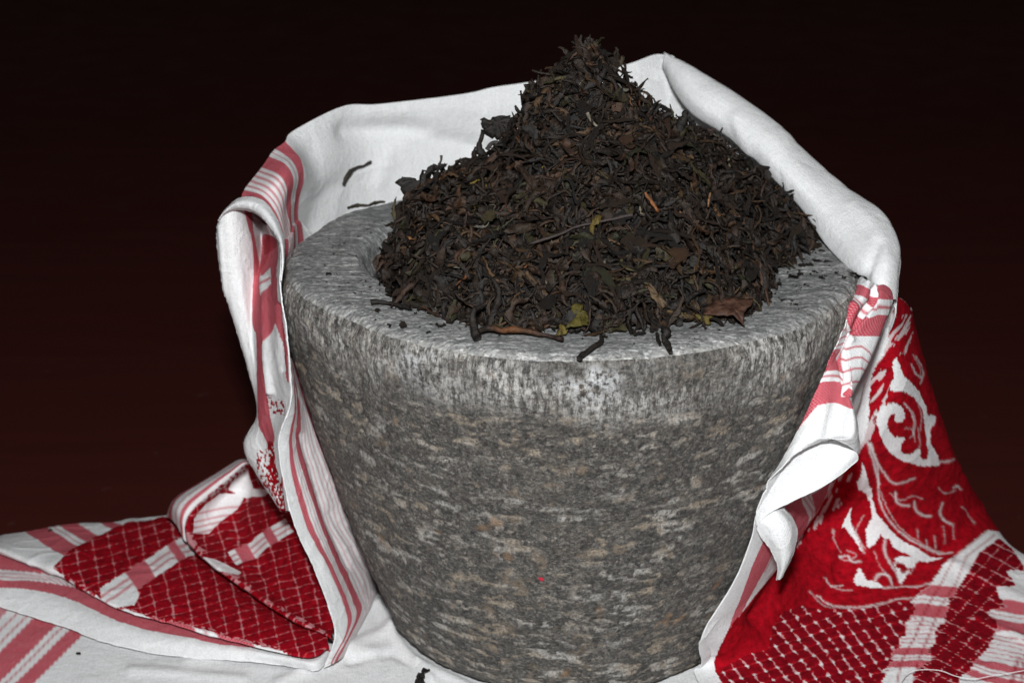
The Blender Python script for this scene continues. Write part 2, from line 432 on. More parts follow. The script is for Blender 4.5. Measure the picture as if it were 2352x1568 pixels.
def panel(name, ctrl, nu, nv, pat=None, push=.0014, wr=.0006, wrs=28, creases=(), thick=.0005, seed=0, label=None, fade_edges=True):
    """ctrl: rows of columns of 3-D points. pat(px,py,u,v) -> (pink, pile)."""
    C = np.array(ctrl, float)
    G = cr(C, nv)                                   # rows
    G = cr(G.transpose(1, 0, 2), nu).transpose(1, 0, 2)
    V = G.reshape(-1, 3)
    du = np.gradient(G, axis=1); dv = np.gradient(G, axis=0)
    Nn = np.cross(du, dv).reshape(-1, 3); Nn /= np.linalg.norm(Nn, axis=1)[:, None] + 1e-12
    flip = np.sign((Nn * (CAM - V)).sum(1)); flip[flip == 0] = 1
    # one consistent side: majority vote
    Nn *= np.sign(flip.sum() + .5)
    px, py = proj(V)
    disp = fbm(V * wrs, 3, 50 + seed) * wr + (np.clip(1 - np.abs(fbm(V * wrs * 2.2, 2, 70 + seed)) * 4, 0, 1) ** 2) * wr * .5 + fbm(V * wrs * 5, 2, 60 + seed) * wr * .18
    for poly, wid, amp in creases:
        disp += amp * np.exp(-(pdist(px, py, poly) / wid) ** 2)
    V = V + Nn * disp[:, None]
    if push:
        q = V - np.array([MX, MY, 0]); r = np.hypot(q[:, 0], q[:, 1])
        need = wall_r(np.clip(q[:, 2], 0, .195)) + push + .0012
        need = np.where(q[:, 2] > .197, 0, need)
        k = np.where((r < need) & (r > .02), need / np.maximum(r, 1e-6), 1)
        V[:, 0] = MX + q[:, 0] * k; V[:, 1] = MY + q[:, 1] * k
    V[:, 2] = np.maximum(V[:, 2], .0008)
    G2 = V.reshape(nv, nu, 3)
    lu = np.linalg.norm(np.diff(G2, axis=1), axis=2).mean(0); lv = np.linalg.norm(np.diff(G2, axis=0), axis=2).mean(1)
    U = np.r_[0, np.cumsum(lu)]; Vv = np.r_[0, np.cumsum(lv)]
    UU, VVv = np.meshgrid(U, Vv)
    un, vn = np.meshgrid(np.linspace(0, 1, nu), np.linspace(0, 1, nv))
    at = {'pink': np.zeros(len(V)), 'pile': np.zeros(len(V))}
    if pat:
        a, b = pat(px, py, un.ravel(), vn.ravel())
        at['pink'] = np.clip(a + 0 * px, 0, 1); at['pile'] = np.clip(b + 0 * px, 0, 2)
        V = V + Nn * (at['pile'] * .00022)[:, None]
        G2 = V.reshape(nv, nu, 3)
    me = mesh_from(name, V, gridfaces(nv, nu), at, np.stack([UU.ravel(), VVv.ravel()], 1))
    o = obj(name, me, M_CLOTH, towel)
    if label: o['label'] = label
    if name != 'ground_layer':
        md = o.modifiers.new('thickness', 'SOLIDIFY'); md.thickness = thick; md.offset = 0
    return o, G2

def pdist(px, py, poly):
    best = np.full(px.shape, 1e9)
    for (x0, y0), (x1, y1) in zip(poly[:-1], poly[1:]):
        dx, dy = x1 - x0, y1 - y0; L = dx * dx + dy * dy + 1e-9
        t = np.clip(((px - x0) * dx + (py - y0) * dy) / L, 0, 1)
        best = np.minimum(best, np.hypot(px - x0 - t * dx, py - y0 - t * dy))
    return best

def inside(px, py, poly):
    r = np.zeros(px.shape, bool)
    n = len(poly)
    for i in range(n):
        x0, y0 = poly[i]; x1, y1 = poly[(i + 1) % n]
        if y0 == y1: continue
        c = ((y0 > py) != (y1 > py)) & (px < (x1 - x0) * (py - y0) / (y1 - y0) + x0)
        r ^= c
    return r

def sstep(a, b, x):
    t = np.clip((x - a) / (b - a), 0, 1); return t * t * (3 - 2 * t)

def bandf(x, a, b, s):
    return sstep(a - s, a + s, x) * (1 - sstep(b - s, b + s, x))

def lines(x, pos, wdt):
    r = 0
    for p in pos: r = np.maximum(r, np.exp(-((x - p) / wdt) ** 2) if np.isscalar(wdt) else 0)
    return r

def hem(path, r=.00034, off=None):
    P = np.asarray(path, float)
    n = max(12, int(len(P) / 3)); idx = np.linspace(0, len(P) - 1, n).astype(int)
    P = P[idx]
    V, F = tube(P, r, 6)
    V += fbm(V * 900, 1, 4)[:, None] * .00012
    z = np.zeros(len(V))
    me = mesh_from('hem', V, F, {'pink': z, 'pile': z}, np.stack([V[:, 0] + V[:, 2], V[:, 1]], 1))
    return obj('hem', me, M_CLOTH, towel)

# ---- ground layer
def crop3(x, y): return x * .39061, 976.1 + y * .39061
def pat_ground(px, py, u, v):
    cx, cy = px / .39061, (py - 976.1) / .39061
    t = cx + cy * .985 + 6
    m = (px < 300)
    p = bandf(t, 1590, 1700, 5) + bandf(t, 1312, 1490, 5)
    thin = np.exp(-((t - 1535) / 9) ** 2) + np.exp(-((t - 1262) / 9) ** 2) + np.exp(-((t - 1190) / 9) ** 2) + bandf(t, 900, 1120, 5)
    return np.where(m, np.clip(p + thin * .8, 0, 1), 0), 0 * px
rows = []
for yy in np.linspace(.085, -.32, 7):
    rows.append([W(x, yy, .0022) for x in np.linspace(-.30, .19, 7)])
ground, _ = panel('ground_layer', rows, 400, 300, pat_ground, push=0, wr=.0011, wrs=13, seed=1,
      creases=[([(430, 1520), (620, 1470), (860, 1500)], 18, .0020), ([(640, 1568), (900, 1440)], 13, .0019),
               ([(870, 1385), (905, 1460), (990, 1560)], 10, .0020), ([(300, 1540), (560, 1560)], 12, .0014), ([(960, 1520), (1100, 1590)], 10, .0016), ([(800, 1520), (900, 1500), (960, 1530)], 9, -.0014)])

# ---- back drape with the striped left end
def bcol(pts, w_): return [Y(*p) for p in pts] + [W(*w_)]
back_cols = [
    bcol([(550, 466, .002), (592, 462, .000), (618, 490, .002), (634, 525, .004), (645, 560, .006), (650, 600, .010)], (-.125, .02, .08)),
    bcol([(565, 430, .022), (605, 445, .010), (632, 475, .008), (648, 515, .010), (655, 550, .014), (662, 600, .020)], (-.128, .03, .08)),
    bcol([(600, 385, .045), (640, 402, .022), (657, 432, .020), (657, 480, .026), (667, 530, .028), (672, 590, .034)], (-.128, .05, .08)),
    bcol([(618, 360, .054), (656, 378, .034), (674, 412, .030), (668, 460, .036), (670, 510, .038), (677, 580, .044)], (-.125, .06, .08)),
    bcol([(632, 343, .060), (670, 370, .044), (685, 408, .040), (676, 458, .045), (675, 505, .048), (683, 575, .054)], (-.122, .07, .08)),
    bcol([(655, 325, .068), (690, 366, .054), (698, 406, .050), (686, 458, .056), (684, 502, .060), (698, 565, .066)], (-.118, .08, .08)),
    bcol([(675, 300, .080), (722, 360, .078), (738, 415, .078), (722, 470, .078), (725, 530, .082), (740, 590, .086)], (-.112, .10, .06)),
    bcol([(785, 245, .112), (800, 310, .112), (806, 370, .110), (800, 430, .108), (805, 500, .112), (815, 580, .118)], (-.095, .13, .03)),
    bcol([(870, 238, .128), (880, 300, .130), (885, 360, .128), (885, 430, .126), (890, 500, .128), (890, 580, .134)], (-.065, .155, .02)),
    bcol([(1060, 216, .150), (1055, 280, .150), (1050, 350, .150), (1050, 430, .150), (1050, 500, .152), (1050, 590, .158)], (-.03, .17, .02)),
    bcol([(1135, 200, .156), (1130, 270, .156), (1120, 350, .156), (1120, 430, .157), (1120, 510, .160), (1120, 590, .164)], (0, .175, .02)),
    bcol([(1230, 186, .160), (1230, 270, .160), (1230, 350, .161), (1230, 430, .162), (1230, 510, .165), (1230, 590, .168)], (.03, .178, .02)),
    bcol([(1430, 150, .152), (1430, 240, .154), (1430, 330, .158), (1430, 430, .160), (1430, 510, .163), (1430, 590, .166)], (.07, .175, .02)),
    bcol([(1523, 126, .138), (1535, 220, .142), (1545, 320, .148), (1550, 430, .152), (1550, 510, .155), (1550, 590, .158)], (.11, .16, .02)),
    bcol([(1590, 190, .122), (1610, 270, .128), (1640, 350, .134), (1660, 440, .138), (1660, 510, .142), (1660, 590, .144)], (.14, .135, .02)),
    bcol([(1690, 275, .098), (1720, 340, .106), (1750, 410, .110), (1760, 470, .114), (1770, 530, .118), (1770, 600, .120)], (.165, .10, .02)),
    bcol([(1850, 430, .052), (1870, 480, .060), (1890, 530, .066), (1900, 570, .070), (1900, 610, .074), (1900, 650, .078)], (.178, .06, .02)),
]
ctrl = [[c[r] for c in back_cols] for r in range(7)]
nC = len(back_cols) - 1
def pat_back(px, py, u, v):
    s = u * nC
    p = bandf(s, 4, 5, .05) + bandf(s, 2, 3, .05) + bandf(s, -.1, .8, .06)
    th_ = np.exp(-((s - 3.5) / .07) ** 2) * .8
    for q in (1.08, 1.32, 1.56, 1.8): th_ = np.maximum(th_, np.exp(-((s - q) / .055) ** 2) * .9)
    return np.clip(p + th_, 0, 1) * (s < 5.2), 0 * px
back, Gb = panel('back_drape', ctrl, 380, 180, pat_back, wr=.0007, wrs=12, seed=2,
      creases=[([(800, 300), (930, 300), (1100, 345), (1200, 370)], 26, -.0045), ([(850, 262), (1000, 255), (1200, 245)], 34, .0018),
               ([(720, 350), (745, 430), (720, 520)], 26, -.002), ([(870, 420), (900, 340), (1000, 310)], 18, .0010),
               ([(1535, 140), (1550, 230), (1580, 330)], 11, -.004),
               ([(820, 430), (840, 520)], 18, .0006), ([(1440, 260), (1500, 180)], 16, .0015)])

# ---- rolled right edge of the drape
st = [((1521, 152), (1523, 137), (1527, 122), .130), ((1550, 208), (1567, 178), (1586, 152), .115), ((1591, 259), (1618, 222), (1652, 192), .100),
      ((1655, 300), (1688, 266), (1724, 240), .085), ((1716, 346), (1758, 312), (1800, 297), .068), ((1776, 408), (1828, 385), (1877, 371), .050),
      ((1845, 482), (1897, 452), (1948, 434), .030), ((1898, 560), (1964, 520), (2024, 488), .006), ((1948, 612), (2008, 585), (2063, 560), -.018),
      ((1995, 650), (2032, 645), (2062, 625), -.034), ((2018, 690), (2040, 695), (2058, 688), -.040)]
rows = []
for (i, m, o_, y0) in st:
    t = (y0 + .04) / .17; ph_ = math.radians(12 + 62 * t)
    wd_ = math.hypot(i[0] - o_[0], i[1] - o_[1]) * .00021 * .5; k_ = min(wd_, .011)
    def bt(f): return (i[0] * (1 - f) + o_[0] * f, i[1] * (1 - f) + o_[1] * f)
    rows.append([Y(i[0] + 12, i[1] - 2, y0 + .016), Y(i[0] + 3, i[1], y0 + .006), Y(*bt(0), y0), Y(*bt(.28), y0 - k_ * .75), Y(*bt(.68), y0 - k_ * .6), Y(*bt(1), y0 + k_ * .5),
                 Y(o_[0] - 3, o_[1] + 12, y0 + k_ * .5 + .010), Y(o_[0] - 8, o_[1] + 60, y0 + k_ * .5 + .016),
                 W(MX + .152 * math.cos(ph_), .152 * math.sin(ph_), .11), W(MX + .146 * math.cos(ph_), .146 * math.sin(ph_), .02)])
roll, Gr = panel('rolled_edge', rows, 150, 230, None, wr=.0006, wrs=16, seed=3, push=.0014,
      creases=[([(1688, 270), (1700, 310), (1718, 350)], 14, -.0012),
               ([(1840, 330), (1900, 440), (1990, 520)], 26, .0008), ([(1600, 190), (1650, 255), (1690, 300)], 18, .0006),
               ([(1960, 470), (2010, 520), (2040, 600)], 18, -.0012), ([(1985, 640), (2020, 560)], 12, .0015)])

# ---- striped pleat on the right
C6x = [340, 450, 550, 650, 750, 800, 850, 900, 950, 1000, 1050, 1062, 1150]
ISO = [[900, 800, 640, 520, 400, 350, 290, 245, 245, 275, 300, 235, 245],
       [960, 850, 690, 560, 440, 390, 335, 315, 325, 350, 380, 345, 350],
       [1000, 900, 720, 590, 465, 410, 365, 358, 445, 475, 452, 450, 450],
       [1050, 950, 780, 660, 500, 440, 560, 632, 622, 602, 610, 615, 640],
       [1120, 1000, 890, 702, 685, 690, 900, 1010, 1040, 1060, 1080, 1090, 1100],
       [1290, 1110, 950, 850, 835, 840, 960, 1050, 1080, 1100, 1120, 1130, 1140],
       [1330, 1150, 1040, 925, 910, 920, 990, 1080, 1110, 1130, 1150, 1160, 1170],
       [1500, 1340, 1190, 1080, 1065, 1075, 1090, 1120, 1140, 1160, 1180, 1190, 1200]]
def sval(cx, cy, iso, isox):
    ys = [np.interp(cx, isox, r) for r in iso]
    s = np.where(cy < ys[0], -1.0, 0.0)
    for k in range(len(ys) - 1):
        f = (cy - ys[k]) / np.maximum(ys[k + 1] - ys[k], 1)
        s = np.where((cy >= ys[k]) & (cy < ys[k + 1]), k + f, s)
    return np.where(cy >= ys[-1], len(ys), s)
def pat_pleat(px, py, u, v):
    cx, cy = (px - 1665.2) / .3296, (py - 574.2) / .3296
    wob = fbm(np.stack([cx / 70, cy / 70, 0 * cx], 1), 2, 77) * 7
    s = sval(cx, cy + wob, ISO, C6x)
    # right pleat (behind the crease line) carries its own stripes
    crease = np.interp(cy, [300, 480, 600, 700, 870, 1010, 1300], [1062, 960, 840, 795, 832, 862, 935])
    right = (cx > crease) & (cy > 600)
    p = ((s >= 0) & (s < 1)) | ((s >= 2) & (s < 3)) | ((s >= 4) & (s < 5)) | ((s >= 6) & (s < 7))
    p = p & ~right
    th_ = np.exp(-((s - 1.5) / .12) ** 2) + np.exp(-((s - 5.5) / .12) ** 2)
    for q in (3.18, 3.40, 3.62, 3.84): th_ = th_ + np.exp(-((s - q) / .032) ** 2)
    th_ = np.where(right, 0, th_)
    r2 = 0
    for a, b in ((665, -30), (740, -15), (815, 0), (905, 12)):
        ll = np.interp(cx, [790, 840, 900, 950, 1000, 1050], [a + b + 0, a + 30, a + 10, a + 8, a + 45, a + 120])
        r2 = r2 + np.exp(-((cy - ll) / 8) ** 2)
    th_ = np.where(right, r2, th_)
    return np.clip(p * 1.0 + th_ * .95, 0, 1), 0 * px
Lp = [(1978, 637), (1955, 670), (1919, 716), (1896, 759), (1876, 805), (1863, 854), (1840, 914), (1813, 980), (1780, 1060), (1738, 1130)]
Lm = [(1995, 645), (1980, 680), (1945, 720), (1918, 762), (1900, 808), (1890, 856), (1872, 914), (1855, 975), (1825, 1030), (1785, 1082)]
Cm = [(2010, 652), (2002, 690), (1970, 730), (1932, 772), (1922, 810), (1928, 855), (1928, 912), (1920, 970), (1905, 1005), (1845, 1025)]
Cr = [(2018, 655), (2020, 688), (1990, 735), (1950, 780), (1938, 818), (1944, 862), (1950, 915), (1962, 965), (1955, 1005), (1912, 1007)]
Rr = [(2041, 652), (2048, 684), (2034, 724), (2018, 765), (2003, 805), (1985, 850), (1956, 912), (1966, 975), (1974, 1015), (1969, 1036)]
yb = [-.042, -.050, -.058, -.064, -.070, -.075, -.081, -.086, -.090, -.093]
rows = []
for k in range(10):
    e = .004 if k < 7 else .0
    rows.append([Y(Lp[k][0] + 8, Lp[k][1], yb[k] + .020), Y(*Lp[k], yb[k] + .006), Y(*Lm[k], yb[k] - .006), Y(*Cm[k], yb[k] - .003 + e * .3),
                 Y(*Cr[k], yb[k] - .006 + e * .2), Y(*Rr[k], yb[k] + .006), Y(Rr[k][0] - 10, Rr[k][1] + 4, yb[k] + .022)])
pleat, Gp = panel('striped_pleat', rows, 170, 280, pat_pleat, wr=.0006, wrs=40, seed=4,
      creases=[([(2010, 665), (2005, 690), (1972, 730), (1944, 772), (1926, 806), (1934, 850), (1948, 905)], 7, -.0042),
               ([(1960, 705), (1940, 745), (1950, 780)], 10, .0026), ([(2012, 640), (2040, 650)], 6, -.002),
               ([(1900, 740), (1930, 780), (1900, 830)], 8, .0012), ([(1895, 925), (1880, 1000)], 12, .0014)])
hem(Gp[-1, 16:154])

# ---- inside face of the hem cone, and the small loop below it
rows = [[Y(1741, 1128, -0.092), Y(1785, 1084, -0.090), Y(1845, 1027, -0.087), Y(1909, 1010, -0.085), Y(1950, 1022, -0.084), Y(1968, 1040, -0.087)],
        [Y(1738, 1160, -0.093), Y(1775, 1120, -0.091), Y(1840, 1070, -0.087), Y(1905, 1050, -0.085), Y(1950, 1048, -0.086), Y(1971, 1046, -0.090)],
        [Y(1736, 1185, -0.093), Y(1768, 1150, -0.092), Y(1830, 1110, -0.090), Y(1895, 1085, -0.088), Y(1945, 1065, -0.088), Y(1971, 1052, -0.092)],
        [Y(1737, 1206, -0.092), Y(1765, 1178, -0.093), Y(1820, 1150, -0.093), Y(1885, 1119, -0.093), Y(1943, 1080, -0.093), Y(1970, 1056, -0.093)]]
cone, Gc = panel('hem_fold', rows, 120, 90, None, wr=.0005, wrs=45, seed=5)
hem(Gc[-1, 3:-2]); 
rows = [[Y(1738, 1212, -0.091), Y(1745, 1190, -0.092), Y(1775, 1170, -0.091), Y(1800, 1166, -0.085)],
        [Y(1750, 1234, -0.089), Y(1768, 1210, -0.093), Y(1800, 1190, -0.092), Y(1822, 1194, -0.083)],
        [Y(1766, 1254, -0.087), Y(1785, 1240, -0.093), Y(1812, 1222, -0.092), Y(1831, 1220, -0.083)],
        [Y(1779, 1278, -0.085), Y(1796, 1268, -0.091), Y(1814, 1255, -0.090), Y(1827, 1250, -0.082)],
        [Y(1788, 1304, -0.083), Y(1798, 1300, -0.088), Y(1808, 1292, -0.087), Y(1815, 1286, -0.080)],
        [Y(1785, 1330, -0.080), Y(1788, 1330, -0.083), Y(1792, 1328, -0.083), Y(1796, 1322, -0.078)]]
loop, Gl = panel('hem_fold', rows, 70, 100, None, wr=.0004, wrs=50, seed=6)
hem(Gl[:, 0])

# ---- big outer panel on the right: hem, pink stripe, red pile with motifs, checks
def c4(pts): return [(1550.3 + .37757 * x, 976.1 + .37757 * y) for x, y in pts]
def c5(pts): return [(1837.4 + .37757 * x, 976.1 + .37757 * y) for x, y in pts]
def c7(pts): return [(1894.8 + .36624 * x, 631.6 + .36624 * y) for x, y in pts]
def smo(pts, closed=True, k=5):
    P = np.array(pts, float)
    if closed:
        m = len(P); Q = np.concatenate([P[-2:], P, P[:2]]); Q = cr(Q, (m + 3) * k + 1)[2 * k: (m + 2) * k]
    else: Q = cr(P, (len(P) - 1) * k + 1)
    return [tuple(q) for q in Q]
RED = c4([(500, 1030), (560, 970), (660, 900), (740, 770), (800, 660), (900, 560), (960, 420), (1040, 270), (1130, 200), (1190, 60), (1215, -60)]) + \
      c7([(350, 640), (400, 520), (430, 420), (440, 330), (420, 230), (450, 120), (520, 190), (560, 280), (700, 280), (1300, 1300), (1300, 1568)]) + \
      c5([(1190, 650), (1130, 640), (960, 780), (860, 860), (800, 960), (760, 1000), (740, 1010), (690, 1060), (660, 1075), (700, 1090), (690, 1150), (640, 1210), (640, 1280), (600, 1290), (600, 1350), (555, 1390), (560, 1440), (510, 1490), (510, 1540), (480, 1620), (-400, 1700)]) + \
      c4([(330, 1640), (250, 1500), (235, 1440), (260, 1380), (320, 1250), (370, 1180), (430, 1110)])
RED2 = c5([(1210, 690), (1290, 760), (1363, 870), (1363, 885), (1290, 880), (1250, 890), (1310, 980), (1190, 1000), (1200, 1030), (1250, 1110), (1130, 1130), (1160, 1170), (1195, 1210), (1195, 1260), (1150, 1340), (1110, 1390), (1060, 1440), (1030, 1500), (960, 1540), (970, 1620), (690, 1620), (690, 1520), (740, 1480), (800, 1430), (790, 1360), (830, 1330), (830, 1240), (880, 1200), (900, 1130), (910, 1060), (960, 1000), (1000, 940), (1040, 870), (1090, 780)])
WPOLY = [c7([(410, 720), (430, 640), (430, 560), (450, 520), (475, 600), (500, 640), (560, 700), (610, 780), (635, 870), (680, 880), (680, 920), (655, 960), (650, 1040), (690, 1100), (715, 1170), (700, 1195), (560, 1185), (450, 1140), (370, 1060), (335, 970), (335, 900), (360, 830), (410, 795), (460, 810), (490, 850), (490, 895), (460, 920), (430, 905), (435, 870), (420, 862), (395, 885), (385, 930), (400, 975), (450, 1010), (495, 1010), (470, 1060), (480, 1110), (530, 1115), (580, 1080), (595, 1140), (630, 1150), (640, 1110), (630, 1060), (620, 960), (600, 840), (550, 770), (480, 725)]),
         c5([(340, 345), (360, 290), (380, 235), (400, 290), (440, 390), (445, 440), (470, 530), (520, 600), (600, 690), (680, 740), (760, 780), (830, 800), (880, 800), (780, 825), (720, 815), (600, 770), (560, 740), (540, 690), (510, 690), (490, 660), (470, 700), (430, 740), (410, 740), (400, 660), (420, 590), (440, 560), (430, 480), (420, 440), (390, 370)]),
         c5([(245, 600), (270, 540), (310, 470), (315, 560), (330, 640), (380, 780), (330, 700), (280, 630), (240, 630)]),
         c5([(325, 960), (350, 880), (370, 880), (400, 950), (430, 960), (500, 990), (440, 1005), (370, 995)]),
         c5([(555, 740), (640, 770), (720, 800), (700, 850), (650, 870), (620, 850), (560, 825), (600, 800), (690, 800), (600, 770)]),
         c5([(560, 850), (620, 900), (660, 880), (620, 950)])]
def c8(pts): return [(1688.1 + .6338 * x, 574.2 + .6338 * y) for x, y in pts]
FINE = [[(690, 1050), (692, 1105)], [(722, 1035), (728, 1092)], [(752, 1000), (762, 1062)], [(655, 1010), (660, 1080)], [(790, 990), (800, 1040)], [(640, 380), (663, 425), (668, 465)],
        [(655, 545), (672, 600), (668, 650)], [(610, 552), (645, 595), (648, 650), (630, 680)], [(500, 740), (525, 860), (560, 950), (610, 1020), (690, 1075), (760, 1090)],
        [(370, 1115), (405, 1128), (440, 1105), (405, 1090)], [(300, 1195), (355, 1228), (425, 1238)], [(262, 1235), (320, 1292), (430, 1312), (540, 1290)], [(508, 1203), (528, 1180), (556, 1186), (572, 1212)],
        [(640, 740), (665, 700), (660, 640)], [(610, 640), (640, 650), (650, 690)], [(560, 880), (600, 905), (640, 890), (680, 900)], [(735, 860), (760, 880), (800, 870)], [(820, 930), (850, 950), (870, 990)],
        [(470, 960), (440, 1020), (470, 1080)], [(350, 1010), (345, 1060), (380, 1100)], [(600, 1110), (650, 1130), (640, 1160), (600, 1165)], [(505, 1090), (520, 1150), (560, 1200)]]
WSTK = [(c7([(280, 1060), (290, 1130), (310, 1200), (340, 1300)]), 2.6), (c7([(290, 1060), (330, 1170), (380, 1250), (430, 1300), (480, 1300), (560, 1270)]), 2.4),
        (c7([(440, 1360), (445, 1410), (480, 1440), (530, 1440)]), 2.6), (c7([(560, 1420), (570, 1470), (610, 1505), (660, 1505)]), 2.6), (c7([(730, 1430), (715, 1480), (740, 1530), (790, 1560)]), 2.6),
        (c7([(700, 1170), (760, 1165), (800, 1155)]), 2.5), (c7([(490, 800), (530, 850), (550, 920), (545, 1000)]), 2.0), (c7([(530, 560), (560, 620), (600, 640)]), 2.0),
        (c7([(560, 510), (590, 560), (610, 620), (590, 680)]), 1.6), (c7([(820, 1320), (850, 1340)]), 2.0), 
        (c5([(430, 120), (470, 250), (480, 420), (530, 560), (640, 680), (750, 745), (860, 775), (930, 770)]), 2.2),
        (c5([(230, 810), (290, 800), (310, 830), (370, 830)]), 2.2), (c5([(510, 700), (510, 780), (560, 880), (620, 950)]), 2.6),
        (c5([(440, 970), (470, 920), (520, 920), (560, 970)]), 2.8), (c5([(500, 1000), (620, 975), (700, 985), (800, 960)]), 2.0),
        (c5([(90, 1040), (200, 1110), (330, 1125), (480, 1095), (600, 1060), (700, 1050)]), 1.8), (c5([(130, 950), (190, 990), (260, 980)]), 1.3),
        (c5([(300, 560), (390, 780)]), 2.0), (c5([(560, 840), (630, 850), (670, 890)]), 1.8), (c5([(930, 380), (960, 370)]), 2.2)]
GRD = c5([(0, 1100), (100, 1130), (250, 1140), (450, 1120), (600, 1080), (700, 1075), (720, 1160), (660, 1230), (620, 1330), (560, 1440), (520, 1540), (470, 1640), (-420, 1700)]) + c4([(260, 1560), (300, 1470), (430, 1400), (560, 1370), (590, 1230), (660, 1130)])
def pat_outer(px, py, u, v):
    n = np.stack([px / 9, py / 9, 0 * px], 1)
    jx = fbm(n, 2, 81) * 1.6 + fbm(n * 3.2, 1, 85) * 1.3; jy = fbm(n + 9, 2, 82) * 1.6 + fbm(n * 3.2 + 5, 1, 86) * 1.3
    x, y = px + jx, py + jy
    red = inside(x, y, RED).astype(float)
    pink = 0 * px; streak = 0 * px
    # side wall above the motif: streaky where the pile is seen edge on
    for pl in WPOLY: red = np.where(inside(x, y, smo(pl)), 0, red)
    for pl, wd in WSTK:
        a = np.exp(-(pdist(x, y, smo(pl, False)) / wd) ** 2); red = red * (1 - .68 * a)
    for pl in FINE:
        a = np.exp(-(pdist(x, y, smo(c8(pl), False, 3)) / 1.5) ** 2); red = red * (1 - .42 * a)
    sd = pdist(x, y, c7([(500, 300), (470, 420), (390, 560), (330, 760), (250, 980), (160, 1200), (60, 1400), (-60, 1560), (-180, 1700)]))
    tt = fbm(np.stack([(px + .45 * py) / 5, (py - .45 * px) / 45, 0 * px], 1), 3, 83)
    red = np.where((sd < 22) & (tt > .12), red * .35, red)
    # lattice of little blocks
    g = inside(x, y, GRD)
    cx, cy = (x - 1837.4) / .37757, (y - 976.1) / .37757
    stp = np.sin(cy / 9.0) * 3.5; cx = cx + stp
    a1 = (cx * 56 - cy * 45) / 4932.0; a2 = (cx * 20 + cy * 72) / 4932.0
    f1 = np.abs((a1 % 1) - .5) * 2; f2 = np.abs((a2 % 1) - .5) * 2
    ln = np.maximum(sstep(.74, .95, f1) * .75, sstep(.70, .95, f2) * .65)
    node = sstep(1.45, 1.75, f1 + f2)
    lA = sstep(.72, .93, f1 + .25 * fbm(np.stack([cx / 16, cy / 16, 0 * cx], 1), 1, 84)); lB = sstep(.74, .95, f2)
    red = np.where(g, 1.8 * red * (1 - .80 * lA) * (1 - .55 * lB) * (1 - .8 * node), red)
    streak = np.where(g, np.maximum(lA * .55, lB) * (1 - node), 0)
    # second block of lattice beside the crossing stripes
    r2 = inside(x, y, RED2)
    b1 = (cx * 60 + cy * 55) / (75 * 60.0 + 40 * 55); b2 = (-cx * 40 + cy * 75) / (75 * 60.0 + 40 * 55)
    h1 = np.abs((b1 % 1) - .5) * 2; h2 = np.abs((b2 % 1) - .5) * 2
    ln2 = np.maximum(sstep(.84, .96, h1), sstep(.84, .96, h2))
    red = np.maximum(red, r2 * 1.85 * (1 - .85 * ln2)); streak = np.maximum(streak, r2 * ln2 * .5)
    # pink and white stripes running to the right, in photo order downward
    out = (~inside(x, y, RED)) & (cx > 480) & (~r2)
    yb_ = cy - np.interp(cx, [480, 760, 960, 1130, 1363, 1600], [-20, -20, 0, 60, 105, 140])
    pk = bandf(yb_, 985, 1055, 4) + bandf(yb_, 1105, 1185, 4) * 1.0 + bandf(yb_, 1375, 1420, 4) + bandf(yb_, 1455, 1500, 4)
    for q in (1078, 1215, 1238, 1262, 1290, 1318, 1345, 1437): pk = pk + np.exp(-((yb_ - q) / 3.6) ** 2) * .8
    pk = np.where(out, np.clip(pk, 0, 1), 0)
    # two fine red lines running up the band between the two red blocks, and far right
    wline = 0
    for l, wd in (([(1130, 650), (940, 800), (860, 960), (770, 1110), (700, 1290), (620, 1430), (590, 1568)], 5), ([(1180, 670), (1010, 800), (950, 960), (850, 1110), (780, 1290), (720, 1430), (690, 1568)], 5),
                  ([(1330, 1420), (1270, 1620)], 9), ([(1363, 1400), (1340, 1620)], 5)):
        wline = np.maximum(wline, np.exp(-(pdist(px, py, c5(l)) / (wd * .5)) ** 2))
    pink = np.maximum(pk, np.clip(streak, 0, 1))
    pile = np.where(out, np.maximum(red, wline * np.where(yb_ > 960, .75, .55)), red)
    # hem side pink stripe at the left edge
    pkp = c4([(520, 690), (440, 850), (410, 950), (370, 1100), (330, 1240), (400, 1150), (450, 1060), (500, 950), (545, 860), (600, 700), (560, 660)])
    pink = np.maximum(pink, inside(px, py, pkp) * 1.0)
    pk2 = c4([(640, 490), (680, 470), (760, 430), (810, 560), (780, 660), (740, 720), (700, 560)])
    pk3 = c4([(830, 420), (940, 350), (940, 440), (860, 560), (840, 480)])
    pink = np.maximum(pink, (inside(px, py, pk2) | inside(px, py, pk3)) * 1.0)
    for l in ([(775, 425), (830, 520), (820, 620)], [(800, 415), (850, 500), (830, 620)], [(560, 740), (520, 880)], [(590, 760), (540, 890)]):
        pink = np.maximum(pink, np.exp(-(pdist(px, py, c4(l)) / 1.8) ** 2) * .8)
    return pink, pile
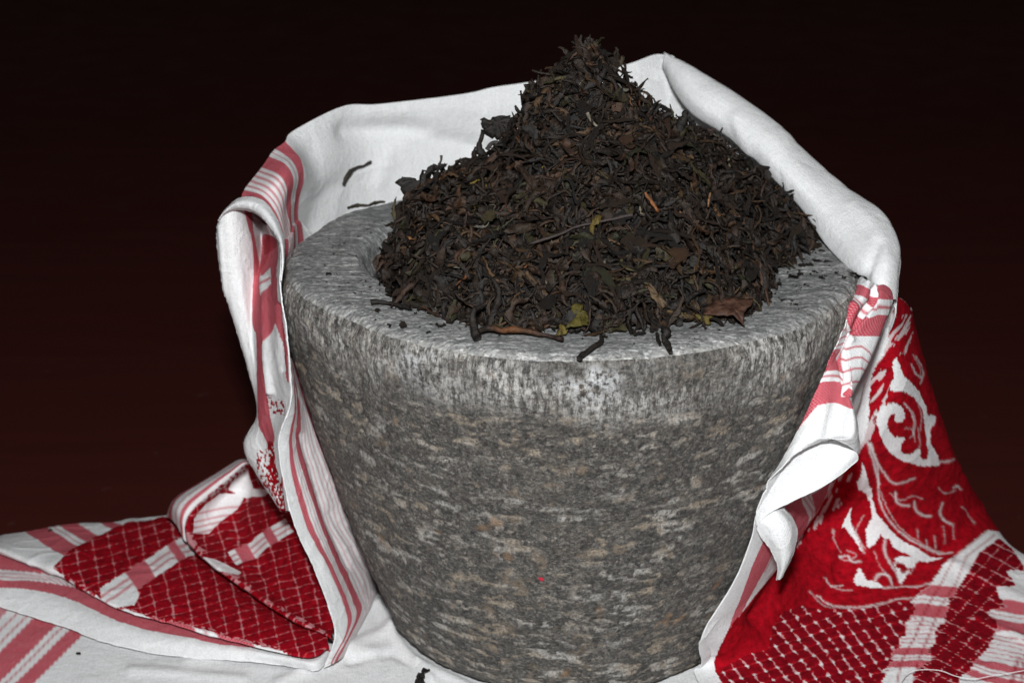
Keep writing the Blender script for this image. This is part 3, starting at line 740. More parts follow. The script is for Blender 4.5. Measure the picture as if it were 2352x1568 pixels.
rows = [
 [Y(1985, 700, -.030), Y(2020, 695, -.030), Y(2046, 690, -.026), Y(2066, 684, -.016), Y(2088, 706, .004), Y(2080, 712, .03), W(.180, .05, .14)],
 [Y(1905, 800, -.068), Y(1985, 800, -.040), Y(2036, 790, -.022), Y(2070, 780, -.010), Y(2102, 782, .012), Y(2094, 790, .04), W(.185, .06, .11)],
 [Y(1850, 914, -.078), Y(1950, 910, -.048), Y(2014, 900, -.018), Y(2080, 890, -.008), Y(2134, 903, .024), Y(2122, 915, .05), W(.19, .075, .085)],
 [Y(1792, 1060, -.087), Y(1885, 1050, -.050), Y(1975, 1040, -.008), Y(2080, 1025, .008), Y(2187, 1052, .050), Y(2175, 1062, .075), W(.20, .10, .05)],
 [Y(1734, 1165, -.091), Y(1815, 1165, -.060), Z(1925, 1160, .055), Z(2070, 1145, .060), Z(2239, 1155, .028), Z(2230, 1165, .010), W(.22, .12, .004)],
 [Y(1722, 1233, -.087), Y(1775, 1245, -.062), Z(1880, 1265, .034), Z(2050, 1245, .034), Z(2293, 1242, .014), Z(2300, 1250, .006), Z(2300, 1262, .003)],
 [Y(1675, 1335, -.082), Y(1735, 1345, -.062), Z(1860, 1365, .020), Z(2050, 1350, .016), Z(2360, 1306, .010), Z(2400, 1315, .006), Z(2420, 1325, .003)],
 [Y(1614, 1459, -.082), Y(1665, 1462, -.070), Z(1830, 1460, .011), Z(2050, 1465, .009), Z(2420, 1420, .007), Z(2500, 1400, .006), Z(2560, 1410, .004)],
 [Z(1593, 1531, .0075), Z(1652, 1532, .009), Z(1830, 1550, .008), Z(2050, 1565, .007), Z(2450, 1540, .007), Z(2560, 1540, .006), Z(2640, 1540, .004)],
 [Z(1640, 1630, .006), Z(1700, 1640, .007), Z(1830, 1670, .007), Z(2050, 1680, .006), Z(2470, 1680, .006), Z(2600, 1680, .006), Z(2680, 1680, .004)]]
outer, Go = panel('outer_side', rows, 400, 360, pat_outer, wr=.0010, wrs=18, seed=7, thick=.0006,
      creases=[([(2040, 760), (2005, 930), (1960, 1060), (1900, 1190), (1820, 1300), (1740, 1420)], 20, -.006),
               ([(1980, 1090), (1930, 1220), (1880, 1330)], 26, .0035), ([(2180, 1290), (2352, 1380)], 14, .0015), ([(2240, 1420), (2352, 1470)], 10, .0016),
               ([(2100, 1250), (1950, 1400), (1880, 1520)], 30, .0016), ([(2230, 1180), (2180, 1260), (2060, 1340)], 16, -.0018)],
      label='red pile side of the towel with scroll motifs and checks')
hem(Go[96:, 0])
# loose thread lying on it
pth = [Z(x, y, .0125) for x, y in c5([(610, 1575), (650, 1512), (720, 1487), (850, 1490), (950, 1525), (1060, 1540), (1180, 1520), (1363, 1490), (1420, 1470)])]
V, F = tube(cr(pth, 60), .00020, 5)
obj('loose_thread', mesh_from('loose_thread', V, F, {'pink': np.zeros(len(V)), 'pile': np.zeros(len(V))}, V[:, :2]), M_CLOTH, towel)

# ---- left bundle: white flap, folded red inside, hem line
SIL = [(503, 503), (499, 560), (513, 645), (541, 746), (575, 862), (591, 950), (560, 1020), (590, 1090), (648, 1172)]
WF = [(530, 482), (535, 560), (548, 645), (565, 746), (584, 862), (592, 952), (578, 1020), (602, 1085), (652, 1172)]
BND = [(560, 480), (579, 560), (581, 645), (580, 746), (592, 862), (596, 952), (600, 1018), (618, 1080), (655, 1172)]
VAL = [(592, 500), (600, 565), (598, 645), (598, 746), (603, 862), (608, 952), (615, 1015), (630, 1075), (659, 1172)]
VA2 = [(608, 515), (622, 570), (620, 645), (625, 746), (632, 862), (634, 945), (626, 1010), (638, 1070), (662, 1172)]
HE = [(618, 515), (645, 572), (645, 655), (657, 750), (668, 862), (668, 925), (641, 1005), (648, 1062), (666, 1172)]
DB = [[.008, .003, .014, .048, .044, -.004], [.010, .005, .018, .048, .020, -.040], [.010, .006, .014, .010, -.020, -.058],
      [.008, .003, .004, -.008, -.034, -.061], [.004, -.002, -.006, -.018, -.036, -.060], [.000, -.010, -.016, -.024, -.036, -.057],
      [-.004, -.014, -.020, -.026, -.036, -.050], [-.010, -.020, -.024, -.028, -.036, -.046], [-.026, -.032, -.034, -.036, -.040, -.044]]
rows = []
for k in range(9):
    cs = [SIL[k], WF[k], BND[k], VAL[k], VA2[k], HE[k]]
    rows.append([Y(SIL[k][0] + 12, SIL[k][1] + 3, DB[k][0] + .018)] + [Y(*c, dd) for c, dd in zip(cs, DB[k])])
def c7b(pts): return [(459.4 + .43943 * x, 689 + .43943 * y) for x, y in pts]
def c5b(pts): return [(459.4 + .29296 * x, 287.1 + .29296 * y) for x, y in pts]
PKL = [c5b([(340, 640), (400, 660), (415, 820), (440, 980), (480, 1200), (470, 1568), (415, 1568), (415, 1050), (405, 900), (370, 780)]),
       c5b([(500, 860), (600, 900), (610, 1100), (560, 1120), (520, 1160), (490, 1200), (470, 1100), (490, 980)]),
       c5b([(560, 1130), (600, 1050), (610, 1300), (640, 1568), (600, 1568), (570, 1400)]),
       c5b([(490, 1400), (560, 1250), (590, 1568), (480, 1568)]),
       c7b([(280, 0), (330, 0), (400, 40), (400, 110), (370, 190), (345, 270), (335, 340), (350, 470), (370, 620), (390, 720), (370, 760), (330, 700), (305, 620), (300, 300), (290, 120)]),
       c7b([(400, 0), (420, 60), (455, 220), (470, 420), (455, 400), (430, 260), (400, 110)])]
PLL = [c5b([(500, 900), (560, 860), (610, 920), (600, 960), (540, 1010), (510, 1020)]),
       c7b([(355, 730), (385, 745), (400, 860), (430, 960), (430, 900), (410, 800), (425, 830), (455, 1120), (480, 1200), (440, 1130), (380, 1010), (330, 960), (370, 900)])]
def pat_left(px, py, u, v):
    pink = 0 * px; pile = 0 * px
    for p in PKL: pink = np.maximum(pink, inside(px, py, smo(p)) * 1.0)
    n = fbm(np.stack([px / 3.2, py / 6, 0 * px], 1), 2, 91)
    pile = (inside(px, py, PLL[0]) * .55)
    pile = np.maximum(pile, inside(px, py, PLL[1]) * (n > -.2))
    pile = np.maximum(pile, inside(px, py, c7b([(300, 780), (360, 770), (440, 980), (440, 1110), (300, 900)])) * (n > .18))
    pile = np.maximum(pile, inside(px, py, c7b([(345, 500), (450, 530), (445, 600), (370, 590)])) * (n > .12))
    wt = inside(px, py, c5b([(520, 1180), (560, 1120), (560, 1240), (500, 1400), (480, 1400)]))
    pink = np.where(wt, 0, pink)
    pink = np.maximum(pink, np.exp(-(pdist(px, py, c5b([(555, 1200), (510, 1270), (480, 1330)])) / 1.8) ** 2))
    return pink, pile
lb, Glb = panel('side_fold', rows, 140, 340, pat_left, wr=.0005, wrs=45, seed=8, push=.001,
      creases=[([(505, 520), (520, 700), (560, 860)], 5, .0008), ([(612, 640), (615, 760), (625, 900)], 6, .003), ([(640, 700), (652, 850)], 5, -.0015)])
hem(Glb[:, -1]); hem(Glb[:, 21])
# collar of the loop: pale hem band wrapping over the top of the opening
top = [(502, 506), (512, 492), (533, 478), (553, 475), (577, 479), (594, 489), (612, 507), (626, 527), (638, 547), (645, 568), (648, 605), (645, 645)]
tou = [(508, 496), (520, 480), (545, 458), (570, 452), (598, 458), (618, 474), (634, 498), (644, 522), (651, 545), (653, 570), (652, 605), (647, 645)]
dt = [.004, .000, -.004, -.008, -.013, -.019, -.026, -.033, -.041, -.048, -.056, -.060]
rows = [[Y(*c, d_ + .004) for c, d_ in zip(tou, dt)], [Y((a[0] + b[0]) / 2, (a[1] + b[1]) / 2, d_ - .002) for a, b, d_ in zip(top, tou, dt)],
        [Y(*c, d_) for c, d_ in zip(top, dt)], [Y(c[0] + 1, c[1] + 6, d_ + .008) for c, d_ in zip(top, dt)]]
col, Gco = panel('hem_fold', rows, 200, 34, None, wr=.0003, wrs=60, seed=9)
hem(Gco[22, :])
# ---- left striped panel between hem line and stone, down to the ground
LE = [(664, 820), (668, 925), (641, 1005), (650, 1100), (679, 1212), (723, 1306), (757, 1400), (769, 1464), (745, 1532)]
HI = [(666, 822), (676, 930), (662, 1010), (672, 1100), (705, 1212), (755, 1306), (787, 1385), (797, 1440), (760, 1524)]
P1 = [(668, 824), (681, 935), (678, 1020), (702, 1110), (738, 1212), (775, 1300), (806, 1375), (816, 1420), (768, 1520)]
P2 = [(670, 826), (688, 930), (700, 1025), (722, 1110), (758, 1212), (795, 1295), (826, 1365), (832, 1405), (776, 1516)]
RE = [(674, 830), (702, 920), (732, 1027), (758, 1098), (798, 1205), (832, 1265), (862, 1340), (852, 1390), (788, 1508)]
dl = [-.060, -.057, -.050, -.046, -.043, -.041, None, None, None]
dr = [-.012, -.010, -.008, -.004, .004, .014, None, None, None]
zl = [0] * 6 + [.028, .014, .005]; zr = [0] * 6 + [.006, .004, .0035]
rows = []
for k in range(9):
    r_ = []
    for f, c in zip((0, .2, .45, .7, 1), (LE[k], HI[k], P1[k], P2[k], RE[k])):
        if dl[k] is not None: r_.append(Y(*c, dl[k] * (1 - f) + dr[k] * f - .004 * math.sin(f * math.pi)))
        else: r_.append(Z(*c, zl[k] * (1 - f) + zr[k] * f + .003 * math.sin(f * math.pi)))
    r_.append(Y(RE[k][0] + 8, RE[k][1] - 4, (r_[-1][1] + .02)))
    rows.append(r_)
def pat_ls(px, py, u, v):
    s = u * 5 + fbm(np.stack([px / 60, py / 60, 0 * px], 1), 2, 95) * .06
    p = bandf(s, 1.0, 1.45, .04) + bandf(s, 2.0, 2.75, .04) + bandf(s, 3.9, 4.6, .05) * sstep(.5, .25, v)
    for q in (1.63, 1.85, 3.0, 3.2, 3.4, 3.6, 3.8, 4.0): p = p + np.exp(-((s - q) / .035) ** 2) * .6
    return np.clip(p, 0, 1), 0 * px
ls, Gls = panel('side_stripe', rows, 140, 300, pat_ls, wr=.0006, wrs=35, seed=10,
      creases=[([(700, 900), (735, 1040), (800, 1200)], 9, .0012), ([(690, 1000), (745, 1180), (800, 1300)], 8, -.0014), ([(760, 1180), (835, 1300)], 9, -.001)])
hem(Gls[:, 0])

# ---- left lobe on the ground
HEM = [(-40, 1380), (78, 1417), (156, 1441), (234, 1472), (352, 1499), (469, 1511), (586, 1519), (684, 1531), (730, 1537), (762, 1500)]
DRK = [(-40, 1250), (51, 1285), (129, 1312), (195, 1351), (290, 1398), (400, 1428), (520, 1460), (630, 1488), (715, 1499), (752, 1480)]
rows = [[Z(x, y, .0045) for x, y in HEM], [Z(.6 * x + .4 * a, .6 * y + .4 * b, .0085) for (x, y), (a, b) in zip(HEM, DRK)],
        [Z(.3 * x + .7 * a, .3 * y + .7 * b, .009) for (x, y), (a, b) in zip(HEM, DRK)], [Z(a, b - 26, .008) for a, b in DRK]]
L3x = [-100, 0, 150, 300, 450, 500, 700, 900, 1100, 1300, 1500, 1800]
LI = [[700, 740, 760, 780, 900, 920, 1000, 1080, 1120, 1180, 1240, 1300],
      [840, 850, 862, 880, 930, 950, 1010, 1090, 1130, 1190, 1250, 1310],
      [905, 912, 915, 925, 955, 965, 1020, 1095, 1140, 1200, 1260, 1320],
      [945, 955, 965, 990, 1040, 1062, 1160, 1215, 1250, 1290, 1312, 1330]]
def pat_strip(px, py, u, v):
    cx, cy = px / .39061, (py - 976.1) / .39061
    s = sval(cx, cy, LI, L3x)
    p = ((s >= 0) & (s < 1)) | ((s >= 2) & (s < 3))
    th_ = np.exp(-((s - 1.35) / .1) ** 2) + np.exp(-((s - 1.7) / .1) ** 2)
    return np.clip(p + th_ * .6, 0, 1), 0 * px
g1, Gg1 = panel('border_strip', rows, 300, 50, pat_strip, wr=.0006, wrs=30, seed=12, push=0)
hem(Gg1[0])
TP = [(-40, 1243), (60, 1226), (150, 1211), (289, 1203), (400, 1186), (480, 1172), (560, 1160), (640, 1150), (700, 1180), (740, 1260)]
rows = [[Z(x, y - 4, .002) for x, y in TP], [Z(x, y, .008) for x, y in TP],
        [Z(.55 * x + .45 * a, .55 * y + .45 * b, .013) for (x, y), (a, b) in zip(TP, DRK)],
        [Z(.2 * x + .8 * a, .2 * y + .8 * b, .0145) for (x, y), (a, b) in zip(TP, DRK)], [Z(*c, .0135) for c in DRK], [Z(c[0] - 2, c[1] + 3, .0115) for c in DRK]]
def lattice(cx, cy, red):
    bend = cx + .0
    a = (cx - cy * .21 - (cy - 800) * .0) ; b = cy + .28 * cx
    w1 = fbm(np.stack([cx / 120, cy / 120, 0 * cx], 1), 2, 99)
    f1 = np.abs((((a + w1 * 14) / 98.0) % 1) - .5) * 2; f2 = np.abs((((b + w1 * 10) / 50.0) % 1) - .5) * 2
    n = fbm(np.stack([cx / 14, cy / 14, 0 * cx], 1), 2, 98)
    return 1.45 * red * (1 - (.58 + .4 * n) * sstep(.80, .96, f1 + n * .08)) * (1 - (.55 + .25 * n) * sstep(.76, .94, f2 + n * .10)) * (1 - .5 * sstep(1.62, 1.86, f1 + f2))
def cross_band(cx, cy, p0, p1, hw, gaps):
    """striped band running p0 -> p1, returns (mask, pink)."""
    dx, dy = p1[0] - p0[0], p1[1] - p0[1]; L = math.hypot(dx, dy); dx /= L; dy /= L
    t = ((cx - p0[0]) * dx + (cy - p0[1]) * dy) / L; s = (-(cx - p0[0]) * dy + (cy - p0[1]) * dx) / hw
    m = (np.abs(s) < 1) & (t > -.02) & (t < 1.02)
    pk = np.zeros_like(cx)
    for a, b in gaps: pk = np.maximum(pk, bandf(t, a, b, .012))
    pk = np.maximum(pk, .85 * (np.exp(-((s - .33) / .13) ** 2) + np.exp(-((s + .33) / .13) ** 2)))
    return m, np.clip(pk, 0, 1)
RL = [(320, 850), (430, 740), (600, 660), (740, 590), (980, 540), (1100, 620), (1140, 720), (1280, 840), (1480, 980), (2000, 1250), (2000, 1400), (1650, 1330), (1400, 1265), (1150, 1190), (900, 1135), (760, 1085), (700, 1075), (480, 960)]
def pat_lobe(px, py, u, v):
    cx, cy = px / .39061, (py - 976.1) / .39061
    n = fbm(np.stack([cx / 25, cy / 25, 0 * cx], 1), 2, 97) * 8
    red = inside(cx + n, cy - n, RL) * 1.0
    red = lattice(cx, cy, red)
    m, pk = cross_band(cx + n, cy, (640, 1010), (1110, 700), 62, [(.28, .52), (.80, .90)])
    m |= inside(cx + n, cy + n, [(590, 960), (690, 900), (830, 990), (790, 1060), (690, 1080), (600, 1030)])
    red = np.where(m, 0, red)
    t = cx - (cy - 650) * 1.45
    pk0 = bandf(t, 180, 350, 6) + bandf(t, 430, 560, 6) + np.exp(-((t - 390) / 8) ** 2) * .6 + bandf(t, 690, 780, 6)
    pink = np.where(m, pk, np.where(red > 0, .75, np.clip(pk0, 0, 1)))
    e = pdist(cx, cy, [(320, 860), (500, 962), (700, 1078), (900, 1137), (1150, 1190), (1400, 1266), (1650, 1328)])
    dots = (e < 16) & (fbm(np.stack([cx / 11, cy / 11, 0 * cx], 1), 1, 96) > .1)
    red = np.where(dots, red * .15, red)
    return pink, red
g2, Gg2 = panel('pile_lobe', rows, 340, 170, pat_lobe, wr=.0012, wrs=22, seed=13, push=.001,
      creases=[([(120, 1305), (240, 1240), (300, 1210)], 18, .0015), ([(430, 1250), (560, 1350), (700, 1430)], 18, -.0022)],
      label='red pile corner of the towel spread on the floor')
# pleat lying over the lobe
E0 = [(566, 1062), (495, 1120), (450, 1165), (430, 1210), (441, 1250), (488, 1296), (566, 1351), (664, 1417), (760, 1463)]
E1 = [(590, 1072), (535, 1122), (500, 1168), (482, 1210), (495, 1250), (538, 1293), (605, 1345), (682, 1405), (765, 1452)]
E2 = [(615, 1085), (590, 1130), (570, 1170), (562, 1210), (580, 1250), (615, 1290), (660, 1335), (712, 1392), (764, 1442)]
E3 = [(655, 1090), (660, 1130), (668, 1170), (682, 1210), (705, 1255), (730, 1295), (752, 1345), (768, 1385), (774, 1428)]
z0 = [.056, .046, .036, .028, .024, .022, .0205, .0195, .0185]; z1 = [.050, .036, .028, .022, .020, .019, .0185, .018, .0175]
z2 = [.054, .040, .032, .027, .024, .022, .020, .019, .018]; z3 = [.070, .062, .054, .047, .041, .036, .031, .026, .020]
tuck = [Z(a[0] + 10, a[1] + 6, z - .010) for a, z in zip(E0, z0)]
rows = [tuck] + [[Z(*c, z) for c, z in zip(E, zz)] for E, zz in ((E0, z0), (E1, z1), (E2, z2), (E3, z3))]
def pat_over(px, py, u, v):
    cx, cy = px / .39061, (py - 976.1) / .39061
    red = lattice(cx + 20, cy, np.ones_like(px))
    m, pk = cross_band(cx, cy, (1370, 790), (1700, 590), 48, [(.1, .3), (.6, .75)])
    m2 = inside(cx, cy, [(1130, 640), (1140, 540), (1210, 460), (1290, 400), (1430, 400), (1390, 480), (1290, 580), (1230, 640)])
    m3 = inside(cx, cy, [(1340, 380), (1400, 240), (1450, 230), (1490, 370), (1600, 380), (1560, 420), (1430, 420)])
    m4 = inside(cx, cy, [(1180, 770), (1260, 790), (1420, 870), (1400, 890), (1270, 850)])
    b = (cy + .12 * cx)
    pk2 = np.zeros_like(px)
    for q in (545, 590, 625, 660, 705): pk2 = np.maximum(pk2, .7 * np.exp(-((cy + .22 * cx - q - 230) / 7) ** 2))
    red = np.where(m | m2 | m3 | m4, 0, red)
    pink = np.where(m, pk, np.where(m2, pk2, np.where(m3 | m4, 0, .75)))
    e = pdist(cx, cy, [(1100, 640), (1140, 720), (1260, 830), (1460, 970), (1700, 1135), (1900, 1235)])
    n = fbm(np.stack([cx / 16, cy / 16, 0 * cx], 1), 1, 94)
    red = np.where((e < 26) & (n > .05), .1, red)
    return pink, red
g3, Gg3 = panel('overlapping_pleat', rows, 260, 180, pat_over, wr=.0008, wrs=30, seed=14, push=.001, creases=[([(560, 1130), (540, 1200), (600, 1300)], 20, -.002)])
# its curled back edge
A0 = [(383, 1186), (392, 1160), (412, 1136), (469, 1103), (520, 1072), (549, 1056), (572, 1056)]
A1 = [(402, 1200), (404, 1170), (425, 1145), (478, 1110), (525, 1082), (556, 1062), (576, 1060)]
A2 = [(424, 1240), (424, 1200), (442, 1168), (490, 1128), (530, 1096), (562, 1070), (580, 1064)]
za = [.020, .030, .036, .046, .054, .060, .062]
rows = [[Z(a[0] + 8, a[1] + 8, z - .014) for a, z in zip(A0, za)], [Z(*a, z - .004) for a, z in zip(A0, za)], [Z(*a, z + .003) for a, z in zip(A1, za)],
        [Z(*a, z) for a, z in zip(A2, za)], [Z(a[0] + 8, a[1] + 4, z - .007) for a, z in zip(A2, za)]]
def pat_curl(px, py, u, v):
    s = v * 4 + u * .8
    return np.clip(bandf(s, 1.3, 1.75, .08) + bandf(s, 2.6, 2.9, .06) + .7 * np.exp(-((s - 2.2) / .07) ** 2), 0, 1), (s > 3.3) * (fbm(np.stack([px / 4, py / 4, 0 * px], 1), 1, 93) > -.1) * 1.0
g4, _ = panel('curled_edge', rows, 110, 50, pat_curl, wr=.0004, wrs=40, seed=15, push=0)

# ------------------------------------------------------------------ tea heap
HC = (0.0360, 0.0)
FOOT = [(869, 637), (892, 682), (945, 712), (1010, 728), (1090, 752), (1200, 764), (1300, 766), (1400, 768), (1560, 752), (1700, 738), (1755, 700), (1778, 640), (1840, 592), (1890, 552)]
_fp = np.array([Z(*p, TOP) for p in FOOT]); _fa = np.degrees(np.arctan2(_fp[:, 1] - HC[1], _fp[:, 0] - HC[0])) % 360; _fr = np.hypot(_fp[:, 0] - HC[0], _fp[:, 1] - HC[1])
_fa = np.where(_fa < 100, _fa + 360, _fa); _o = np.argsort(_fa); _fa, _fr = _fa[_o], _fr[_o] - .003
_fa = np.r_[60, 100, 140, 165, _fa[_fa > 172], 400, 420]; _fr = np.r_[.104, .096, .083, .078, _fr[len(_fr) - (len(_fa) - 6):], .112, .108]
def heap_h(x, y):
    dx = x - HC[0]; dy = y - HC[1]
    a = np.degrees(np.arctan2(dy, dx)) % 360; a = np.where(a < 60, a + 360, a); r = np.hypot(dx, dy)
    q = r / np.interp(a, _fa, _fr); ar = np.radians(a)
    rt = np.clip(np.cos(ar), 0, 1) ** 1.2; lf = np.clip(-np.cos(ar), 0, 1) ** 1.2
    hr = np.interp(q, [0, .05, .15, .25, .38, .57, .70, .84, .93, 1.0, 1.08], [.108, .102, .090, .076, .066, .053, .041, .026, .013, .000, -.012])
    hl = np.interp(q, [0, .05, .13, .27, .37, .52, .66, .82, .92, 1.0, 1.08], [.108, .104, .096, .085, .067, .049, .045, .041, .032, .008, -.020])
    hf = np.interp(q, [0, .08, .22, .40, .60, .78, .90, 1.0, 1.08], [.108, .102, .082, .058, .037, .021, .010, .0015, -.010])
    c = np.clip(1 - rt - lf, 0, 1)
    return TOP + (hr * rt + hl * lf + hf * c) / (rt + lf + c)
gx = 220
xs = np.linspace(-.125, .125, gx)
XX, YY = np.meshgrid(HC[0] + xs, HC[1] + xs)
hh = heap_h(XX.ravel(), YY.ravel())
pp = np.stack([XX.ravel(), YY.ravel(), hh], 1)
hh = hh + fbm(pp * 90, 3, 71) * .0022 - .0085
rr_ = np.hypot(XX.ravel() - MX, YY.ravel() - MY)
hh = np.maximum(hh, np.where(rr_ < .09, .150, TOP - .012))
pp[:, 2] = hh
Fh = gridfaces(gx, gx)
keep = (rr_[Fh] < .128).all(1) & (hh[Fh] > TOP - .0119).any(1)
core_t = np.tile(np.array([[.010, .0085, .0075]]), (len(pp), 1))
used = np.unique(Fh[keep]); remap = -np.ones(len(pp), int); remap[used] = np.arange(len(used))
CORE = (pp[used], remap[Fh[keep]], core_t[used])

def leaf_variant(kind, rs):
    """returns V,F of one dried leaf, about 1 unit long, centred at its middle, lying near the xy plane."""
    if kind == 'wiry': n, m = 15, 4
    elif kind == 'curled': n, m = 14, 5
    else: n, m = 8, 5
    t = np.linspace(0, 1, n)
    bend = rs.uniform(-1, 1) * (2.6 if kind == 'wiry' else 1.6)
    ph = rs.uniform(0, 6.28, 3); am = rs.uniform(.2, .9)
    ang = bend * (t - .5) + am * np.sin(t * rs.uniform(4, 9) + ph[0]) * (.8 if kind != 'flake' else .3)
    el = rs.uniform(.15, .6) * np.sin(t * rs.uniform(3, 8) + ph[1])
    d = np.stack([np.cos(ang) * np.cos(el), np.sin(ang) * np.cos(el), np.sin(el)], 1)
    P = np.cumsum(d, 0) / n; P -= P.mean(0)
    T = np.gradient(P, axis=0); T /= np.linalg.norm(T, axis=1)[:, None]
    side = np.cross(T, [0, 0, 1.0]); side /= np.linalg.norm(side, axis=1)[:, None]
    up = np.cross(side, T)
    tw = rs.uniform(-3.5, 3.5) * t * (1.0 if kind != 'flake' else .25) + ph[2] * (kind != 'flake')
    s2 = side * np.cos(tw)[:, None] + up * np.sin(tw)[:, None]; u2 = -side * np.sin(tw)[:, None] + up * np.cos(tw)[:, None]
    if kind == 'wiry':
        wd = rs.uniform(.028, .046) * (np.sin(np.pi * (t * .9 + .06)) ** .45) * (1 + .5 * rs.uniform(-1, 1, n))
        a = np.linspace(0, 2 * np.pi, m, endpoint=False)
        fl = rs.uniform(.45, .9)
        V = P[:, None] + wd[:, None, None] * (np.cos(a)[None, :, None] * s2[:, None] + fl * np.sin(a)[None, :, None] * u2[:, None])
        return V.reshape(-1, 3), gridfaces(n, m, True)
    if kind == 'curled':
        wd = rs.uniform(.085, .19) * (np.sin(np.pi * (t * .86 + .10)) ** .7); curl = rs.uniform(1.6, 3.6)
    else:
        wd = rs.uniform(.22, .42) * (np.sin(np.pi * (t * .8 + .12)) ** .5); curl = rs.uniform(.3, 1.4)
    s = np.linspace(-1, 1, m)
    jag = 1 + rs.uniform(-.38, .30, (n, m)) * (np.abs(s)[None] > .9)
    c2 = curl * (1 + .3 * np.sin(t * 5 + ph[1]))[:, None]
    aa = s[None] * c2 * jag
    off = (np.sin(aa) / np.maximum(c2, .3)); hg = (1 - np.cos(aa)) / np.maximum(c2, .3)
    hg = hg + rs.uniform(-.16, .16, (n, m)) * (1.5 if kind == 'flake' else 1.6)
    off = off + rs.uniform(-.12, .12, (n, m))
    V = P[:, None] + wd[:, None, None] * (off[..., None] * s2[:, None] + hg[..., None] * u2[:, None])
    return V.reshape(-1, 3), gridfaces(n, m)

rs = np.random.RandomState(5)
VAR = {k: [leaf_variant(k, rs) for _ in range(26)] for k in ('wiry', 'curled', 'flake')}
TINTS = {'dark': [(.020, .0135, .0095), (.016, .0115, .0085), (.026, .0165, .0105), (.030, .018, .012), (.016, .0135, .0115), (.012, .0088, .0068)],
         'brown': [(.050, .026, .014), (.040, .022, .014), (.060, .034, .016)], 'olive': [(.036, .031, .014), (.028, .026, .013), (.050, .040, .018)],
         'rust': [(.14, .048, .018), (.11, .040, .016), (.17, .08, .032)], 'yellow': [(.13, .095, .02), (.10, .075, .015)], 'pale': [(.20, .165, .11), (.13, .12, .095)]}
def pick_tint(rs):
    r = rs.rand()
    k = 'dark' if r < .76 else 'brown' if r < .90 else 'olive' if r < .95 else 'rust' if r < .967 else 'pale' if r < .988 else 'yellow'
    return k, TINTS[k][rs.randint(len(TINTS[k]))]
def frame(nrm, rs, tilt):
    nrm = nrm + rs.normal(0, tilt, 3); nrm /= np.linalg.norm(nrm)
    a = np.cross(nrm, rs.normal(0, 1, 3)); a /= np.linalg.norm(a)
    return np.stack([a, np.cross(nrm, a), nrm], 1)      # columns
def surf(x, y):
    e = .004
    h0 = heap_h(np.array([x, x + e, x - e, x, x]), np.array([y, y, y, y + e, y - e]))
    n = np.array([-(h0[1] - h0[2]) / (2 * e), -(h0[3] - h0[4]) / (2 * e), 1.0]); n /= np.linalg.norm(n)
    return h0[0], n
VS, FS, TS = [CORE[0]], [CORE[1]], [CORE[2]]; nv_ = len(CORE[0])
def sample_heap(rs):
    while True:
        a = rs.uniform(0, 2 * np.pi); r = .118 * math.sqrt(rs.rand())
        x, y = HC[0] + r * math.cos(a), HC[1] + r * math.sin(a)
        h, n = surf(x, y)
        if h < TOP - .002: continue
        if rs.rand() < .40 / max(n[2], .3): return x, y, h, n
N_STUFF = 5600
for i in range(N_STUFF):
    x, y, h, n = sample_heap(rs)
    r = rs.rand(); kind = 'wiry' if r < .22 else 'curled' if r < .78 else 'flake'
    L = {'wiry': rs.uniform(.011, .027), 'curled': rs.uniform(.010, .026), 'flake': rs.uniform(.005, .013)}[kind]
    if i % 3 == 0: L = min(L * 1.3, .026)
    V, F = VAR[kind][rs.randint(26)]
    Rm = frame(n, rs, .38)
    off = rs.uniform(-.0040, .0010) if i % 3 else rs.uniform(-.0105, -.004)
    sc_ = np.array([1, 1, 1.0]) * L
    if rs.rand() < .5: sc_[1] *= -1
    Vw = (V * sc_) @ Rm.T + np.array([x, y, h]) + n * off
    low = Vw[:, 2].min()
    if np.hypot(x - MX, y - MY) > .092 and low < TOP + .0006: Vw[:, 2] += TOP + .0006 - low
    kt, tc = pick_tint(rs)
    if kind == 'flake' and kt in ('rust', 'pale', 'yellow'): kt, tc = 'dark', TINTS['dark'][i % 6]
    if kt in ('rust', 'pale', 'yellow') and L > .010: Vw = (V * sc_ * .45) @ Rm.T + np.array([x, y, h]) + n * off
    VS.append(Vw); FS.append(F + nv_); nv_ += len(Vw)
    TS.append(np.tile(np.array([tc]) * rs.uniform(.75, 1.25), (len(Vw), 1)))
heap_mesh = mesh_from('tea_leaf_heap', np.concatenate(VS), np.concatenate(FS), {'tint': np.concatenate(TS)}, smooth=False)
heap = obj('tea_leaf_heap', heap_mesh, M_TEA)
heap['kind'] = 'stuff'; heap['label'] = 'tall heap of dark dried tea leaves piled on the stone mortar'

# ---- individual leaves
MESHES = {}
def leaf_mesh(kind, vi, tint):
    key = (kind, vi, tint)
    if key not in MESHES:
        V, F = VAR[kind][vi]
        MESHES[key] = mesh_from('tea_leaf', V, F, {'tint': np.tile(np.array([tint]), (len(V), 1))}, smooth=False)
        MESHES[key].materials.append(M_TEA)
    return MESHES[key]
from mathutils import Matrix
def put(name, me, Rm, L, p, label, cat, group=None):
    o = bpy.data.objects.new(name, me); COL.objects.link(o)
    M = Matrix([[*(Rm[i] * L), p[i]] for i in range(3)] + [[0, 0, 0, 1]])
    o.matrix_world = M
    o['label'] = label; o['category'] = cat
    if group: o['group'] = group
    return o
COLW = {'dark': 'black', 'brown': 'dark brown', 'olive': 'olive', 'rust': 'rust coloured', 'yellow': 'yellowish', 'pale': 'pale'}
KW = {'wiry': 'wiry twisted', 'curled': 'curled', 'flake': 'broken flat'}
